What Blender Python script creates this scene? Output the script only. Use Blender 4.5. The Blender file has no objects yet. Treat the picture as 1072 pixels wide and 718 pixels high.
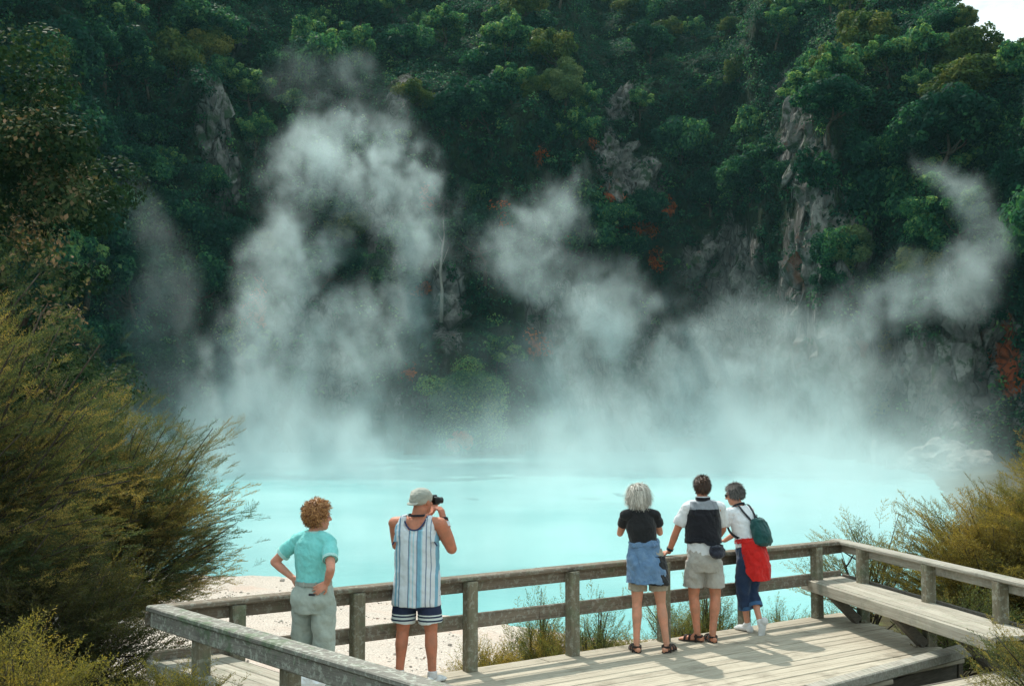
import bpy, bmesh, math, random
import numpy as np
from mathutils import Vector, Matrix, Euler, noise as mnoise

HAZE = 0.00013
random.seed(11)
RS = np.random.RandomState(7)
SC = bpy.context.scene
COL = SC.collection
F, HOR, CX, H0 = 1150.0, 432.0, 536.0, 2.48      # focal length in photo pixels, horizon row, centre column, eye height above the deck

def at(px, py, z):
    """world point on the level z seen at a photo pixel"""
    d = (H0 - z) * F / (py - HOR)
    return Vector(((px - CX) / F * d, d, z))

def at_d(px, py, d):
    return Vector(((px - CX) / F * d, d, H0 - (py - HOR) / F * d))

# ------------------------------------------------------------------ object helpers
def link(o, parent=None):
    COL.objects.link(o)
    if parent is not None:
        o.parent = parent
    return o

def tag(o, label=None, cat=None, group=None, kind=None):
    if label: o['label'] = label
    if cat: o['category'] = cat
    if group: o['group'] = group
    if kind: o['kind'] = kind
    return o

def empty(name, loc=(0, 0, 0), rz=0.0):
    o = bpy.data.objects.new(name, None)
    o.empty_display_size = 0.2
    COL.objects.link(o)
    o.location = loc
    o.rotation_euler = (0, 0, rz)
    return o

def mesh_np(name, V, Fq, mat=None, parent=None, attrs=None, smooth=False, mats=None, midx=None):
    """mesh object from numpy arrays; Fq is an (n,k) array with k = 3 or 4"""
    V = np.ascontiguousarray(V, dtype=np.float32).reshape(-1, 3)
    Fq = np.ascontiguousarray(Fq, dtype=np.int32)
    k = Fq.shape[1]
    me = bpy.data.meshes.new(name)
    me.vertices.add(len(V)); me.vertices.foreach_set('co', V.ravel())
    me.loops.add(Fq.size); me.loops.foreach_set('vertex_index', Fq.ravel())
    me.polygons.add(len(Fq))
    me.polygons.foreach_set('loop_start', np.arange(0, Fq.size, k, dtype=np.int32))
    me.polygons.foreach_set('loop_total', np.full(len(Fq), k, dtype=np.int32))
    if smooth:
        me.polygons.foreach_set('use_smooth', np.ones(len(Fq), dtype=bool))
    for an, (dom, arr) in (attrs or {}).items():
        arr = np.ascontiguousarray(arr, dtype=np.float32)
        a = me.attributes.new(an, 'FLOAT', dom)
        a.data.foreach_set('value', arr.ravel())
    if mats:
        for m in mats: me.materials.append(m)
        if midx is not None:
            me.polygons.foreach_set('material_index', np.ascontiguousarray(midx, dtype=np.int32))
    elif mat is not None:
        me.materials.append(mat)
    me.update(calc_edges=True)
    me.validate()
    return link(bpy.data.objects.new(name, me), parent)

class MB:
    """collects simple closed solids into one mesh"""
    def __init__(self):
        self.v = []; self.f = []
    def add(self, V, Fs):
        n = len(self.v)
        self.v.extend([tuple(p) for p in V]); self.f.extend([tuple(i + n for i in f) for f in Fs])
    def beam(self, a, b, w, h, up=Vector((0, 0, 1)), bev=0.008):
        """bar from a to b, w wide across, h tall along up, with chamfered long edges"""
        a, b = Vector(a), Vector(b)
        t = (b - a).normalized(); s = t.cross(up).normalized(); u = s.cross(t).normalized()
        x, y, c = w / 2, h / 2, min(bev, w / 4, h / 4)
        pr = [(-x + c, -y), (x - c, -y), (x, -y + c), (x, y - c), (x - c, y), (-x + c, y), (-x, y - c), (-x, -y + c)]
        V = [a + s * p + u * q for p, q in pr] + [b + s * p + u * q for p, q in pr]
        Fs = [(i, (i + 1) % 8, 8 + (i + 1) % 8, 8 + i) for i in range(8)] + [tuple(range(7, -1, -1)), tuple(range(8, 16))]
        self.add(V, Fs)
    def prism(self, poly, z0, z1):
        n = len(poly)
        V = [(p[0], p[1], z0) for p in poly] + [(p[0], p[1], z1) for p in poly]
        self.add(V, [tuple(range(n - 1, -1, -1)), tuple(range(n, 2 * n))] + [(i, (i + 1) % n, n + (i + 1) % n, n + i) for i in range(n)])
    def tube(self, pts, rad, n=8, ell=1.0, side=None, caps=True):
        pts = [Vector(p) for p in pts]
        if not hasattr(rad, '__len__'): rad = [rad] * len(pts)
        V = []; prev = None
        for i, p in enumerate(pts):
            t = (pts[min(i + 1, len(pts) - 1)] - pts[max(i - 1, 0)]).normalized()
            if prev is None:
                prev = side if side is not None else (Vector((1, 0, 0)) if abs(t.x) < 0.8 else Vector((0, 1, 0)))
            s = (prev - t * prev.dot(t)).normalized(); u = t.cross(s); prev = s
            r = rad[i]
            for k in range(n):
                a = 2 * math.pi * k / n
                V.append(p + s * (math.cos(a) * r) + u * (math.sin(a) * r * ell))
        Fs = []
        for i in range(len(pts) - 1):
            for k in range(n):
                Fs.append((i * n + k, i * n + (k + 1) % n, (i + 1) * n + (k + 1) % n, (i + 1) * n + k))
        if caps:
            Fs += [tuple(range(n - 1, -1, -1)), tuple((len(pts) - 1) * n + k for k in range(n))]
        self.add(V, Fs)
    def build(self, name, mat, parent=None, smooth=False, origin=None):
        me = bpy.data.meshes.new(name)
        V = self.v
        if origin is not None:
            V = [(p[0] - origin[0], p[1] - origin[1], p[2] - origin[2]) for p in V]
        me.from_pydata(V, [], self.f)
        if smooth:
            me.polygons.foreach_set('use_smooth', [True] * len(me.polygons))
        me.materials.append(mat)
        me.update()
        o = link(bpy.data.objects.new(name, me), parent)
        if origin is not None and parent is None: o.location = origin
        return o

def copy_tree(src):
    """a thing and its parts, sharing mesh data"""
    c = src.copy(); COL.objects.link(c)
    for ch in list(src.children):
        d = ch.copy(); COL.objects.link(d); d.parent = c
        for g in ch.children:
            e = g.copy(); COL.objects.link(e); e.parent = d
    return c

# ------------------------------------------------------------------ material helpers
class NT:
    def __init__(self, mat):
        self.t = mat.node_tree; self.n = self.t.nodes; self.l = self.t.links
    def node(self, ty, ins=None, **kw):
        nd = self.n.new(ty)
        for k, v in kw.items(): setattr(nd, k, v)
        for k, v in (ins or {}).items(): self.set(nd.inputs[k], v)
        return nd
    def set(self, sock, v):
        if isinstance(v, bpy.types.NodeSocket): self.l.new(v, sock)
        elif isinstance(v, (tuple, list)) and sock.type == 'RGBA' and len(v) == 3: sock.default_value = (*v, 1)
        else: sock.default_value = v
    def coord(self, kind='Object'): return self.node('ShaderNodeTexCoord').outputs[kind]
    def mapping(self, vec, scale=(1, 1, 1), rot=(0, 0, 0)):
        return self.node('ShaderNodeMapping', {'Vector': vec, 'Scale': scale, 'Rotation': rot}).outputs[0]
    def noise(self, vec=None, scale=5, detail=4, rough=0.55, dist=0.0, out='Fac'):
        i = {'Scale': scale, 'Detail': detail, 'Roughness': rough, 'Distortion': dist}
        if vec is not None: i['Vector'] = vec
        return self.node('ShaderNodeTexNoise', i).outputs[out]
    def ramp(self, fac, stops, interp='LINEAR'):
        nd = self.node('ShaderNodeValToRGB', {'Fac': fac}); cr = nd.color_ramp; cr.interpolation = interp
        while len(cr.elements) < len(stops): cr.elements.new(0.5)
        for e, (p, c) in zip(cr.elements, stops):
            e.position = p; e.color = (*c, 1) if len(c) == 3 else c
        return nd.outputs['Color']
    def mix(self, fac, a, b, mode='MIX'):
        nd = self.node('ShaderNodeMix', data_type='RGBA', blend_type=mode)
        self.set(nd.inputs['Factor'], fac); self.set(nd.inputs['A'], a); self.set(nd.inputs['B'], b)
        return nd.outputs['Result']
    def math(self, op, a, b=0.0, clamp=False):
        nd = self.node('ShaderNodeMath', operation=op, use_clamp=clamp)
        self.set(nd.inputs[0], a); self.set(nd.inputs[1], b)
        return nd.outputs[0]
    def maprange(self, v, a, b, c=0.0, d=1.0, smooth=True):
        nd = self.node('ShaderNodeMapRange', {'Value': v, 'From Min': a, 'From Max': b, 'To Min': c, 'To Max': d})
        if smooth: nd.interpolation_type = 'SMOOTHSTEP'
        return nd.outputs[0]
    def attr(self, name): return self.node('ShaderNodeAttribute', attribute_name=name).outputs['Fac']
    def bump(self, h, strength=0.4, dist=0.02):
        return self.node('ShaderNodeBump', {'Height': h, 'Strength': strength, 'Distance': dist}).outputs[0]
    def xyz(self, vec):
        return self.node('ShaderNodeSeparateXYZ', {'Vector': vec}).outputs

def material(name):
    m = bpy.data.materials.new(name); m.use_nodes = True
    for nd in list(m.node_tree.nodes):
        if nd.type != 'OUTPUT_MATERIAL': m.node_tree.nodes.remove(nd)
    t = NT(m); t.out = [n for n in t.n if n.type == 'OUTPUT_MATERIAL'][0]
    return m, t

def finish(t, color, rough=0.7, bump=None, spec=0.3, **kw):
    i = {'Base Color': color, 'Roughness': rough, 'Specular IOR Level': spec}
    if bump is not None: i['Normal'] = bump
    i.update(kw)
    b = t.node('ShaderNodeBsdfPrincipled', i)
    t.l.new(b.outputs[0], t.out.inputs['Surface'])
    return b

def sst(x, a, b):
    t = np.clip((np.asarray(x, dtype=float) - a) / (b - a), 0, 1)
    return t * t * (3 - 2 * t)

# ------------------------------------------------------------------ camera, render, light
cam_d = bpy.data.cameras.new('camera')
cam = bpy.data.objects.new('camera', cam_d); COL.objects.link(cam)
cam_d.sensor_width = 36.0
cam_d.lens = 36.0 * F / 1072.0
cam.location = (0, 0, H0)
cam.rotation_euler = (math.radians(90) + math.atan((HOR - 359.0) / F), 0, 0)
cam_d.clip_start = 0.05; cam_d.clip_end = 5000
SC.camera = cam
SC.render.engine = 'CYCLES'
cy = SC.cycles
cy.use_denoising = True
try: cy.denoiser = 'OPENIMAGEDENOISE'
except Exception: pass
cy.use_adaptive_sampling = True
cy.adaptive_threshold = 0.02
cy.max_bounces = 6; cy.diffuse_bounces = 3; cy.glossy_bounces = 3
cy.transmission_bounces = 3; cy.transparent_max_bounces = 8; cy.volume_bounces = 1
cy.sample_clamp_indirect = 4.0
cy.volume_step_rate = 4.0
cy.volume_max_steps = 160
vs = SC.view_settings
vs.view_transform = 'Standard'; vs.look = 'None'; vs.gamma = 1.0; vs.exposure = 0.15; vs.use_curve_mapping = False

SUN_EL, SUN_AZ = math.radians(54), math.radians(-27)      # azimuth from +Y towards +X
sun_dir = Vector((math.sin(SUN_AZ) * math.cos(SUN_EL), math.cos(SUN_AZ) * math.cos(SUN_EL), math.sin(SUN_EL)))
sd = bpy.data.lights.new('sun', 'SUN'); sd.energy = 4.2; sd.angle = math.radians(0.53); sd.color = (1.0, 0.94, 0.84)
so = bpy.data.objects.new('sun', sd); COL.objects.link(so)
so.rotation_euler = sun_dir.to_track_quat('Z', 'Y').to_euler()
so.location = (0, 0, 60)

W = bpy.data.worlds.new('World'); SC.world = W; W.use_nodes = True
wt = NT(W)
bg = [n for n in wt.n if n.type == 'BACKGROUND'][0]
sky = wt.node('ShaderNodeTexSky', sky_type='NISHITA', sun_disc=False, sun_elevation=SUN_EL, sun_rotation=SUN_AZ)
sky.air_density = 1.2; sky.dust_density = 1.0; sky.ozone_density = 1.0
gv = wt.coord('Generated')
cl = wt.noise(wt.mapping(gv, (1, 1, 2.2)), 2.6, 7, 0.6, 0.3)
cf = wt.maprange(cl, 0.36, 0.48)
skyc = wt.mix(cf, wt.mix(1.0, sky.outputs[0], (0.62, 1.10, 1.02), 'MULTIPLY'), (6.5, 7.7, 7.8))
wt.l.new(skyc, bg.inputs['Color'])
bg.inputs['Strength'].default_value = 0.15
# ------------------------------------------------------------------ lake outline, ground, water, cliff
WZ = -2.0
near_shore = [(-36, 95), (-30, 70), (-24, 50), (-18, 37), (-15.2, 32.8), (-11.2, 31.6), (-7.3, 30.7), (-5.5, 29.3), (-3.66, 27.0), (-2.6, 25.9),
              (-1.42, 24.8), (0.08, 23.3), (1.64, 22.5), (2.97, 22.2), (5.5, 22.8), (8.5, 25), (13, 32), (18, 45), (24, 62), (29, 77), (32, 88)]
UB = np.array([-400, -150, 0, 120, 240, 440, 560, 640, 760, 830, 880, 940, 1000, 1072, 1200, 1450.0])
DB = np.array([60, 72, 92, 104, 122, 130, 132, 138, 138, 126, 114, 102, 94, 86, 70, 52.0])
def base_d(u): return np.interp(u, UB, DB)
far_u = np.linspace(985, 60, 24)
far_shore = [((u - CX) / F * (base_d(u) + 1), float(base_d(u) + 1)) for u in far_u]
LAKE = np.array(near_shore + far_shore, dtype=float)

def lake_sd(x, y):
    """signed distance to the lake outline, positive on land"""
    x = np.asarray(x, float); y = np.asarray(y, float)
    best = np.full(x.shape, 1e9); inside = np.zeros(x.shape, bool)
    n = len(LAKE)
    for i in range(n):
        ax, ay = LAKE[i]; bx, by = LAKE[(i + 1) % n]
        ex, ey = bx - ax, by - ay
        t = np.clip(((x - ax) * ex + (y - ay) * ey) / (ex * ex + ey * ey), 0, 1)
        best = np.minimum(best, np.hypot(x - ax - t * ex, y - ay - t * ey))
        c = ((ay > y) != (by > y)) & (x < (bx - ax) * (y - ay) / (by - ay + 1e-12) + ax)
        inside ^= c
    return np.where(inside, -best, best)

def wav(x, y, s, p):
    return np.sin(x * s + p) * np.cos(y * s * 1.13 + p * 1.7) + 0.5 * np.sin(x * s * 2.3 + y * s * 1.9 + p * 0.6)

def ground_z(x, y):
    x = np.asarray(x, float); y = np.asarray(y, float)
    s = lake_sd(x, y)
    s = s + 0.35 * wav(x, y, 0.9, 0.4) * np.clip((60 - y) / 30, 0, 1)
    z = np.where(s < 0, -2 + np.maximum(-3.0, s * 0.35), -2 + 0.10 * np.minimum(s, 11) + 0.004 * s)
    z = z + 0.06 * wav(x, y, 1.7, 1.1) * (s > 1)
    z = z + 1.85 * sst(-y, -8.5, -3.0) * sst(-np.abs(x), -40, -1)                     # up to the path the camera stands on
    side = np.clip(np.abs(x + 0.5) - 6.5, 0, 60)
    z = z + np.where(s > 1.5, 1, 0) * 0.16 * side * sst(-y, -75, -10) * sst(s, 1.5, 6)
    return z

xs = np.concatenate([np.linspace(-900, -70, 14), np.linspace(-60, -16, 40), np.linspace(-15, 15, 120), np.linspace(16, 60, 40), np.linspace(70, 900, 14)])
ys = np.concatenate([np.linspace(-300, -20, 10), np.linspace(-15, 3, 24), np.linspace(3.3, 40, 140), np.linspace(41, 150, 60), np.linspace(160, 1000, 16)])
GX, GY = np.meshgrid(xs, ys)
GZ = ground_z(GX, GY)
GS = lake_sd(GX, GY)
def grid_faces(nr, nc):
    i = np.arange(nr - 1)[:, None] * nc + np.arange(nc - 1)[None, :]
    return np.stack([i, i + 1, i + nc + 1, i + nc], -1).reshape(-1, 4)

m_ground, t = material('pale_sand_and_soil')
pc = t.coord('Object')
sand_n = t.noise(pc, 1.4, 5, 0.6); fine = t.noise(pc, 30, 4, 0.7); peb = t.node('ShaderNodeTexVoronoi', {'Vector': pc, 'Scale': 14.0}).outputs['Distance']
sandc = t.mix(t.maprange(fine, .34, .64), (0.34, 0.29, 0.25), (0.62, 0.55, 0.48))
sandc = t.mix(t.maprange(peb, 0.0, 0.25, 0.35, 0), sandc, (0.36, 0.30, 0.25))
sandc = t.mix(t.maprange(t.noise(pc, .5, 6, .65), .5, .68, 0, .5), sandc, (0.50, 0.36, 0.29))
soil = t.ramp(t.noise(pc, 3.0, 5, 0.65), [(0.3, (0.035, 0.03, 0.018)), (0.55, (0.07, 0.06, 0.03)), (0.75, (0.10, 0.11, 0.035))])
sel = t.math('ADD', t.attr('soil'), t.math('MULTIPLY', t.math('SUBTRACT', sand_n, 0.5), 0.9))
gc = t.mix(t.maprange(sel, 0.4, 0.6), sandc, soil)
finish(t, gc, 0.95, t.bump(t.math('ADD', fine, peb), 0.5, 0.03), 0.1)
soilv = np.clip(sst(-GX, 3.3, 4.4) * sst(-GY, -15.5, -12.5) + sst(np.abs(GX + 3) , 7.5, 11) + sst(-GY, -11.5, -9.5) + sst(GX, 3.2, 5.5), 0, 1)
ground = mesh_np('ground', np.stack([GX, GY, GZ], -1), grid_faces(len(ys), len(xs)), m_ground, smooth=True, attrs={'soil': ('POINT', soilv)})
tag(ground, kind='structure')

# water
m_water, t = material('milky_turquoise_water')
pc = t.coord('Object')
rip = t.noise(t.mapping(pc, (0.5, 1.0, 1)), 1.6, 5, 0.6, 0.4)
wc = t.mix(t.maprange(t.noise(pc, 0.045, 4, 0.55), .32, .66), (0.13, 0.39, 0.40), (0.28, 0.58, 0.57))
finish(t, wc, 0.22, t.bump(rip, 0.22, 0.06), 0.35)
wx = np.linspace(-70, 60, 40); wy = np.linspace(18, 150, 40)
WXg, WYg = np.meshgrid(wx, wy)
water = mesh_np('water', np.stack([WXg, WYg, np.full(WXg.shape, WZ)], -1), grid_faces(40, 40), m_water, smooth=True)
tag(water, kind='structure')

# cliff: a wall around the lake, given by its plan (azimuth u as a photo column) and height z
def crest_z(u):
    return np.interp(u, [-400, 700, 790, 812, 830, 845, 900, 955, 985, 1005, 1030, 1060, 1090, 1150, 1300, 1450],
                     [85, 85, 76, 62.5, 62.5, 76, 80, 75, 62, 49, 40.5, 38.5, 39, 40, 36, 33])
def gs(u, c, w): return np.exp(-((u - c) / w) ** 2)
def fbm(p, s, octv=4, seed=0.0):
    return mnoise.fractal(Vector((p[0] * s + seed, p[1] * s - seed, p[2] * s + 3.1 * seed)), 0.9, 2.1, octv)
def cliff_off(u, z):
    lean = np.interp(u, [-400, 100, 300, 440, 600, 700, 800, 860, 950, 1072, 1400], [.5, .45, .42, .34, .24, .12, .12, .2, .34, .42, .5])
    o = lean * np.maximum(z, 0) + 0.75 * np.maximum(z - 34, 0) * sst(u, 330, 480) + 0.3 * np.maximum(z - 34, 0)
    o = o - 8 * gs(u, 203, 30) * sst(z, 10, 20) * sst(-z, -48, -40)
    o = o - 5 * gs(u, 60, 70) * sst(z, 10, 25)
    o = o - 11 * sst(u, 370, 440) * sst(-u, -625, -585) * sst(z, 30, 42)
    o = o - 6 * gs(u, 560, 40) * sst(z, 18, 32)
    o = o + 13 * gs(u, 715, 85)
    o = o - 9 * sst(z, 44, 54) * gs(u, 720, 90)
    o = o - 10 * gs(u, 866, 36) * sst(-z, -56, -38)
    o = o - 6 * gs(u, 800, 16) * sst(z, 40, 52)
    o = o + 5 * gs(u, 930, 25) * sst(-z, -40, -25)
    o = o - 7 * gs(u, 488, 42) * sst(-z, -17, -9)
    o = o - 5 * gs(u, 990, 40) * sst(-z, -26, -16)
    return o
us = np.arange(-400, 1452, 3.0)
rows = 230
tt = np.linspace(0, 1, rows)
CU = np.repeat(us[None, :], rows, 0)
cz = crest_z(us)
CZ = -4 + tt[:, None] * (cz + 4)[None, :]
CD = base_d(CU) + cliff_off(CU, CZ)
CXx = (CU - CX) / F * CD
big = np.zeros(CU.shape); rockn = np.zeros(CU.shape)
for r in range(rows):
    for c in range(len(us)):
        p = (CXx[r, c], CD[r, c], CZ[r, c])
        a = (fbm(p, 0.045, 3) * 7.5 + fbm((p[0], p[1], p[2] * 0.55), 0.15, 4, 5.0) * 4.0 + abs(fbm((p[0], p[1], p[2] * 0.8), 0.42, 3, 2.0)) * 1.7) * float(sst(p[2], -1, 7))
        big[r, c] = a
        rockn[r, c] = fbm((p[0], p[1], p[2] * 0.6), 0.12, 4, 9.0)
CD2 = CD - big
CXx = (CU - CX) / F * CD2
CV = HOR - (CZ - H0) * F / CD2           # the photo row of every vertex
# three more rows fall away behind the crest, so that the wall is a hill
ext = [(12, -1.5), (40, -8), (90, -30), (160, -70)]
XS, DS, ZS = [CXx], [CD2], [CZ]
for dd, dz in ext:
    d = CD2[-1] + dd
    XS.append(((us - CX) / F * d)[None, :]); DS.append(d[None, :]); ZS.append((CZ[-1] + dz)[None, :])
KX, KD, KZ = np.vstack(XS), np.vstack(DS), np.vstack(ZS)
def blobs(lst, U, V):
    o = np.zeros(U.shape)
    for u, v, ru, rv, w in lst: o = np.maximum(o, w * np.exp(-((U - u) / ru) ** 2 - ((V - v) / rv) ** 2))
    return o
ROCK = [(222, 140, 17, 60, 1), (240, 185, 12, 40, .9), (140, 70, 9, 40, .7), (656, 105, 14, 16, .9), (645, 165, 22, 30, .9), (680, 200, 24, 34, .9), (655, 205, 16, 26, .9),
        (842, 150, 22, 60, 1), (862, 215, 24, 80, 1), (838, 290, 26, 70, 1), (775, 290, 44, 60, .85), (735, 275, 30, 40, .75), (890, 250, 16, 60, .9),
        (930, 385, 44, 40, 1), (985, 395, 60, 45, 1), (1010, 350, 40, 34, .8), (465, 200, 14, 60, .6), (470, 330, 20, 50, .8), (400, 240, 30, 50, .6),
        (330, 340, 40, 70, .6), (610, 340, 60, 60, .7), (700, 390, 80, 60, .9), (800, 390, 60, 60, .9), (860, 400, 40, 60, .9), (420, 100, 14, 26, .6), (560, 320, 25, 40, .6)]
RUST = [(645, 215, 18, 26, 1), (672, 225, 20, 30, 1), (700, 215, 14, 18, .9), (268, 322, 10, 30, 1), (446, 206, 12, 20, .8), (524, 228, 14, 16, .9), (482, 432, 12, 12, 1), (600, 245, 12, 20, .8),
        (560, 365, 12, 20, .8), (1055, 380, 14, 50, .8), (440, 300, 12, 14, .9), (620, 150, 8, 20, .6), (565, 160, 8, 20, .6), (430, 390, 10, 18, .6), (685, 270, 14, 20, .6)]
rock = np.clip(blobs(ROCK, CU, CV) * 1.25 + rockn * 0.55 + 0.25 * sst(CV, 300, 430), 0, 1.2)
rust = np.clip(blobs(RUST, CU, CV) * 1.2 + rockn * 0.35, 0, 1)
pad = np.zeros((len(ext), len(us)))
m_cliff, t = material('mossy_stained_rock')
pc = t.coord('Object')
n1 = t.noise(t.mapping(pc, (1, 1, 0.6)), 0.42, 9, 0.68, 0.8); n2 = t.noise(t.mapping(pc, (1, 1, 0.55)), 1.6, 7, 0.7, 0.5)
rk = t.ramp(n1, [(0.3, (0.06, 0.055, 0.05)), (0.48, (0.14, 0.135, 0.125)), (0.60, (0.30, 0.29, 0.27)), (0.75, (0.09, 0.085, 0.08))])
rk = t.mix(t.math('MULTIPLY', n2, 0.6), rk, (0.10, 0.10, 0.095))
moss = t.ramp(n2, [(0.35, (0.010, 0.022, 0.012)), (0.6, (0.022, 0.045, 0.018)), (0.8, (0.05, 0.07, 0.025))])
cc = t.mix(t.maprange(t.math('ADD', t.attr('rock'), t.math('MULTIPLY', t.math('SUBTRACT', n1, 0.5), 1.2)), 0.42, 0.62), moss, rk)
rs = t.mix(n2, (0.30, 0.045, 0.02), (0.42, 0.13, 0.05))
cc = t.mix(t.maprange(t.math('ADD', t.attr('rust'), t.math('MULTIPLY', t.math('SUBTRACT', n2, 0.5), 1.5)), 0.55, 0.75), cc, rs)
crk = t.node('ShaderNodeTexVoronoi', {'Vector': t.mapping(t.mix(0.25, pc, t.noise(pc, .6, 4, .6, out='Color'), 'ADD'), (1, 1, .55)), 'Scale': .75}, feature='DISTANCE_TO_EDGE').outputs['Distance']
cc = t.mix(t.maprange(crk, 0, .10, .75, 0), cc, (0.02, 0.022, 0.02))
finish(t, cc, 0.95, t.bump(t.math('ADD', t.math('ADD', n1, t.math('MULTIPLY', n2, 0.8)), t.maprange(crk, 0, .14, -.5, 0)), 1.0, 0.8), 0.1)
cliff = mesh_np('cliff', np.stack([KX, KD, KZ], -1), grid_faces(rows + len(ext), len(us)), m_cliff, smooth=True,
                attrs={'rock': ('POINT', np.vstack([rock, pad])), 'rust': ('POINT', np.vstack([rust, pad]))})
tag(cliff, kind='structure')

def cliff_pt(u, z):
    """point and outward normal on the cliff"""
    c = np.clip((np.asarray(u, float) - us[0]) / 3.0, 0, len(us) - 1.001)
    zz = np.interp(u, us, cz)
    r = np.clip((np.asarray(z, float) + 4) / (zz + 4) * (rows - 1), 0, rows - 1.001)
    ci, ri = c.astype(int), r.astype(int)
    P = np.stack([CXx[ri, ci], CD2[ri, ci], CZ[ri, ci]], -1)
    du = np.stack([CXx[ri, ci + 1], CD2[ri, ci + 1], CZ[ri, ci + 1]], -1) - P
    dv = np.stack([CXx[ri + 1, ci], CD2[ri + 1, ci], CZ[ri + 1, ci]], -1) - P
    N = np.cross(du, dv); N /= np.linalg.norm(N, axis=1, keepdims=True) + 1e-9
    return P + du * (c - ci)[:, None] + dv * (r - ri)[:, None], N, rock[ri, ci], CV[ri, ci]
def cliff_z_for_row(u, v):
    """height at which the cliff is seen at photo row v in column u"""
    c = int(np.clip((u - us[0]) / 3.0, 0, len(us) - 1)); col = CV[:, c]
    k = int(np.argmin(np.abs(col - v)))
    return float(CZ[k, c])

# pale sinter ledges and boulders along the far shore
m_sinter, t = material('pale_sinter_rock')
pc = t.coord('Object'); n1 = t.noise(pc, .9, 7, .65); n2 = t.noise(pc, 5, 5, .6)
finish(t, t.mix(t.maprange(n1, .38, .64), (0.09, 0.082, 0.075), (0.33, 0.305, 0.275)), .9, t.bump(t.math('ADD', n1, t.math('MULTIPLY', n2, .4)), .8, .25), .15)
def rough_slab(name, pts, w, z0, z1, seed):
    """a low ledge following pts, with broken edges"""
    rs = np.random.RandomState(seed); V = []; n = 0; P = []
    for a, b in zip(pts[:-1], pts[1:]):
        k = max(2, int((Vector(b) - Vector(a)).length / .6))
        for i in range(k): P.append(Vector(a).lerp(Vector(b), i / k))
    P.append(Vector(pts[-1])); prof = [(-.5, z0), (-.5, z1 - .12), (-.44, z1), (0, z1 + .05), (.5, z1), (.5, z0)]
    for i, p in enumerate(P):
        j = mnoise.fractal(Vector((i * .21 + seed, 0, 0)), .8, 2, 3) * .7
        for q, z in prof:
            V.append((p.x + rs.normal(0, .03), p.y + q * w + j + rs.normal(0, .05), z + (rs.normal(0, .02) + .10 * mnoise.noise(Vector((i * .12, q * 3, seed)))) * (z > z0)))
    m = len(prof)
    o = mesh_np(name, np.array(V), grid_faces(len(P), m), m_cliff); return tag(o, kind='structure')
def wp(px, d): return ((px - CX) / F * d, d, 0)
rough_slab('rock_ledge', [wp(425, 121), wp(470, 119.5), wp(550, 121)], 5.0, -3, -.75, 4)
rough_slab('rock_ledge', [wp(560, 126), wp(640, 128), wp(700, 130)], 4.0, -3, -1.1, 6)
rough_slab('rock_ledge', [wp(905, 96.5), wp(940, 95), wp(985, 94)], 5.0, -3, -.5, 5)
RSB = np.random.RandomState(5)
def boulder(name, loc, r, seed, sq=(1, 1, .7)):
    bm = bmesh.new(); bmesh.ops.create_icosphere(bm, subdivisions=4, radius=1)
    for v in bm.verts:
        c = v.co.copy(); k = 1 + .35 * mnoise.fractal(c * 1.1 + Vector((seed, 0, 0)), .8, 2, 4); ce = mnoise.cell(c * 1.6 + Vector((0, seed, 0))) * .12
        v.co = Vector((c.x * sq[0], c.y * sq[1], c.z * sq[2])) * r * (k + ce)
    me = bpy.data.meshes.new(name); bm.to_mesh(me); bm.free(); me.materials.append(m_sinter)
    o = link(bpy.data.objects.new(name, me)); o.location = loc; o.rotation_euler = (0, 0, seed); return o
for i, (px, py, d, r, lb) in enumerate([(985, 478, 88, 2.6, 'largest pale boulder on the right shore in front of the cliff'), (958, 488, 88, 1.5, 'pale rounded boulder at the water edge left of the largest one'), (1012, 484, 86, 2.0, 'pale boulder at the right end of the shore rocks, partly behind golden bushes'),
                                   (972, 500, 83, 1.0, 'small pale rock lying in the shallows before the largest boulder'), (1000, 506, 82, 1.2, 'low pale rock nearest the golden bushes on the right shore'), (937, 494, 88, .7, 'smallest pale rock by the ledge at the right shore')]):
    p = at_d(px, py, d); tag(boulder('shore_rock', (p.x, p.y, max(-2.0, p.z - r * .15)), r, i * 1.7 + 1, (1.25, 1, .62)), lb, 'rock', 'pale rocks on the right shore')
p = at_d(914, 478, 95); ms_ = MB(); ms_.tube([(0, 0, -1.6), (.05, 0, -.4), (-.08, 0, .6), (.05, .05, 1.5)], [.55, .34, .30, .16], 9); so_ = ms_.build('mineral_stump', m_sinter, None, True); so_.location = p
tag(so_, 'pale crusted stump standing in the water before the right ledge', 'stump')
# ------------------------------------------------------------------ steam: voxel clouds whose density follows paths of rising vapour
def steam_mat(name, dens, col=(0.80, 0.96, 0.97)):
    m, t = material(name)
    v = t.node('ShaderNodeVolumePrincipled', {'Color': col, 'Density': dens, 'Anisotropy': 0.25})
    v.inputs['Density Attribute'].default_value = 'density'
    t.l.new(v.outputs[0], t.out.inputs['Volume'])
    return m

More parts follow.
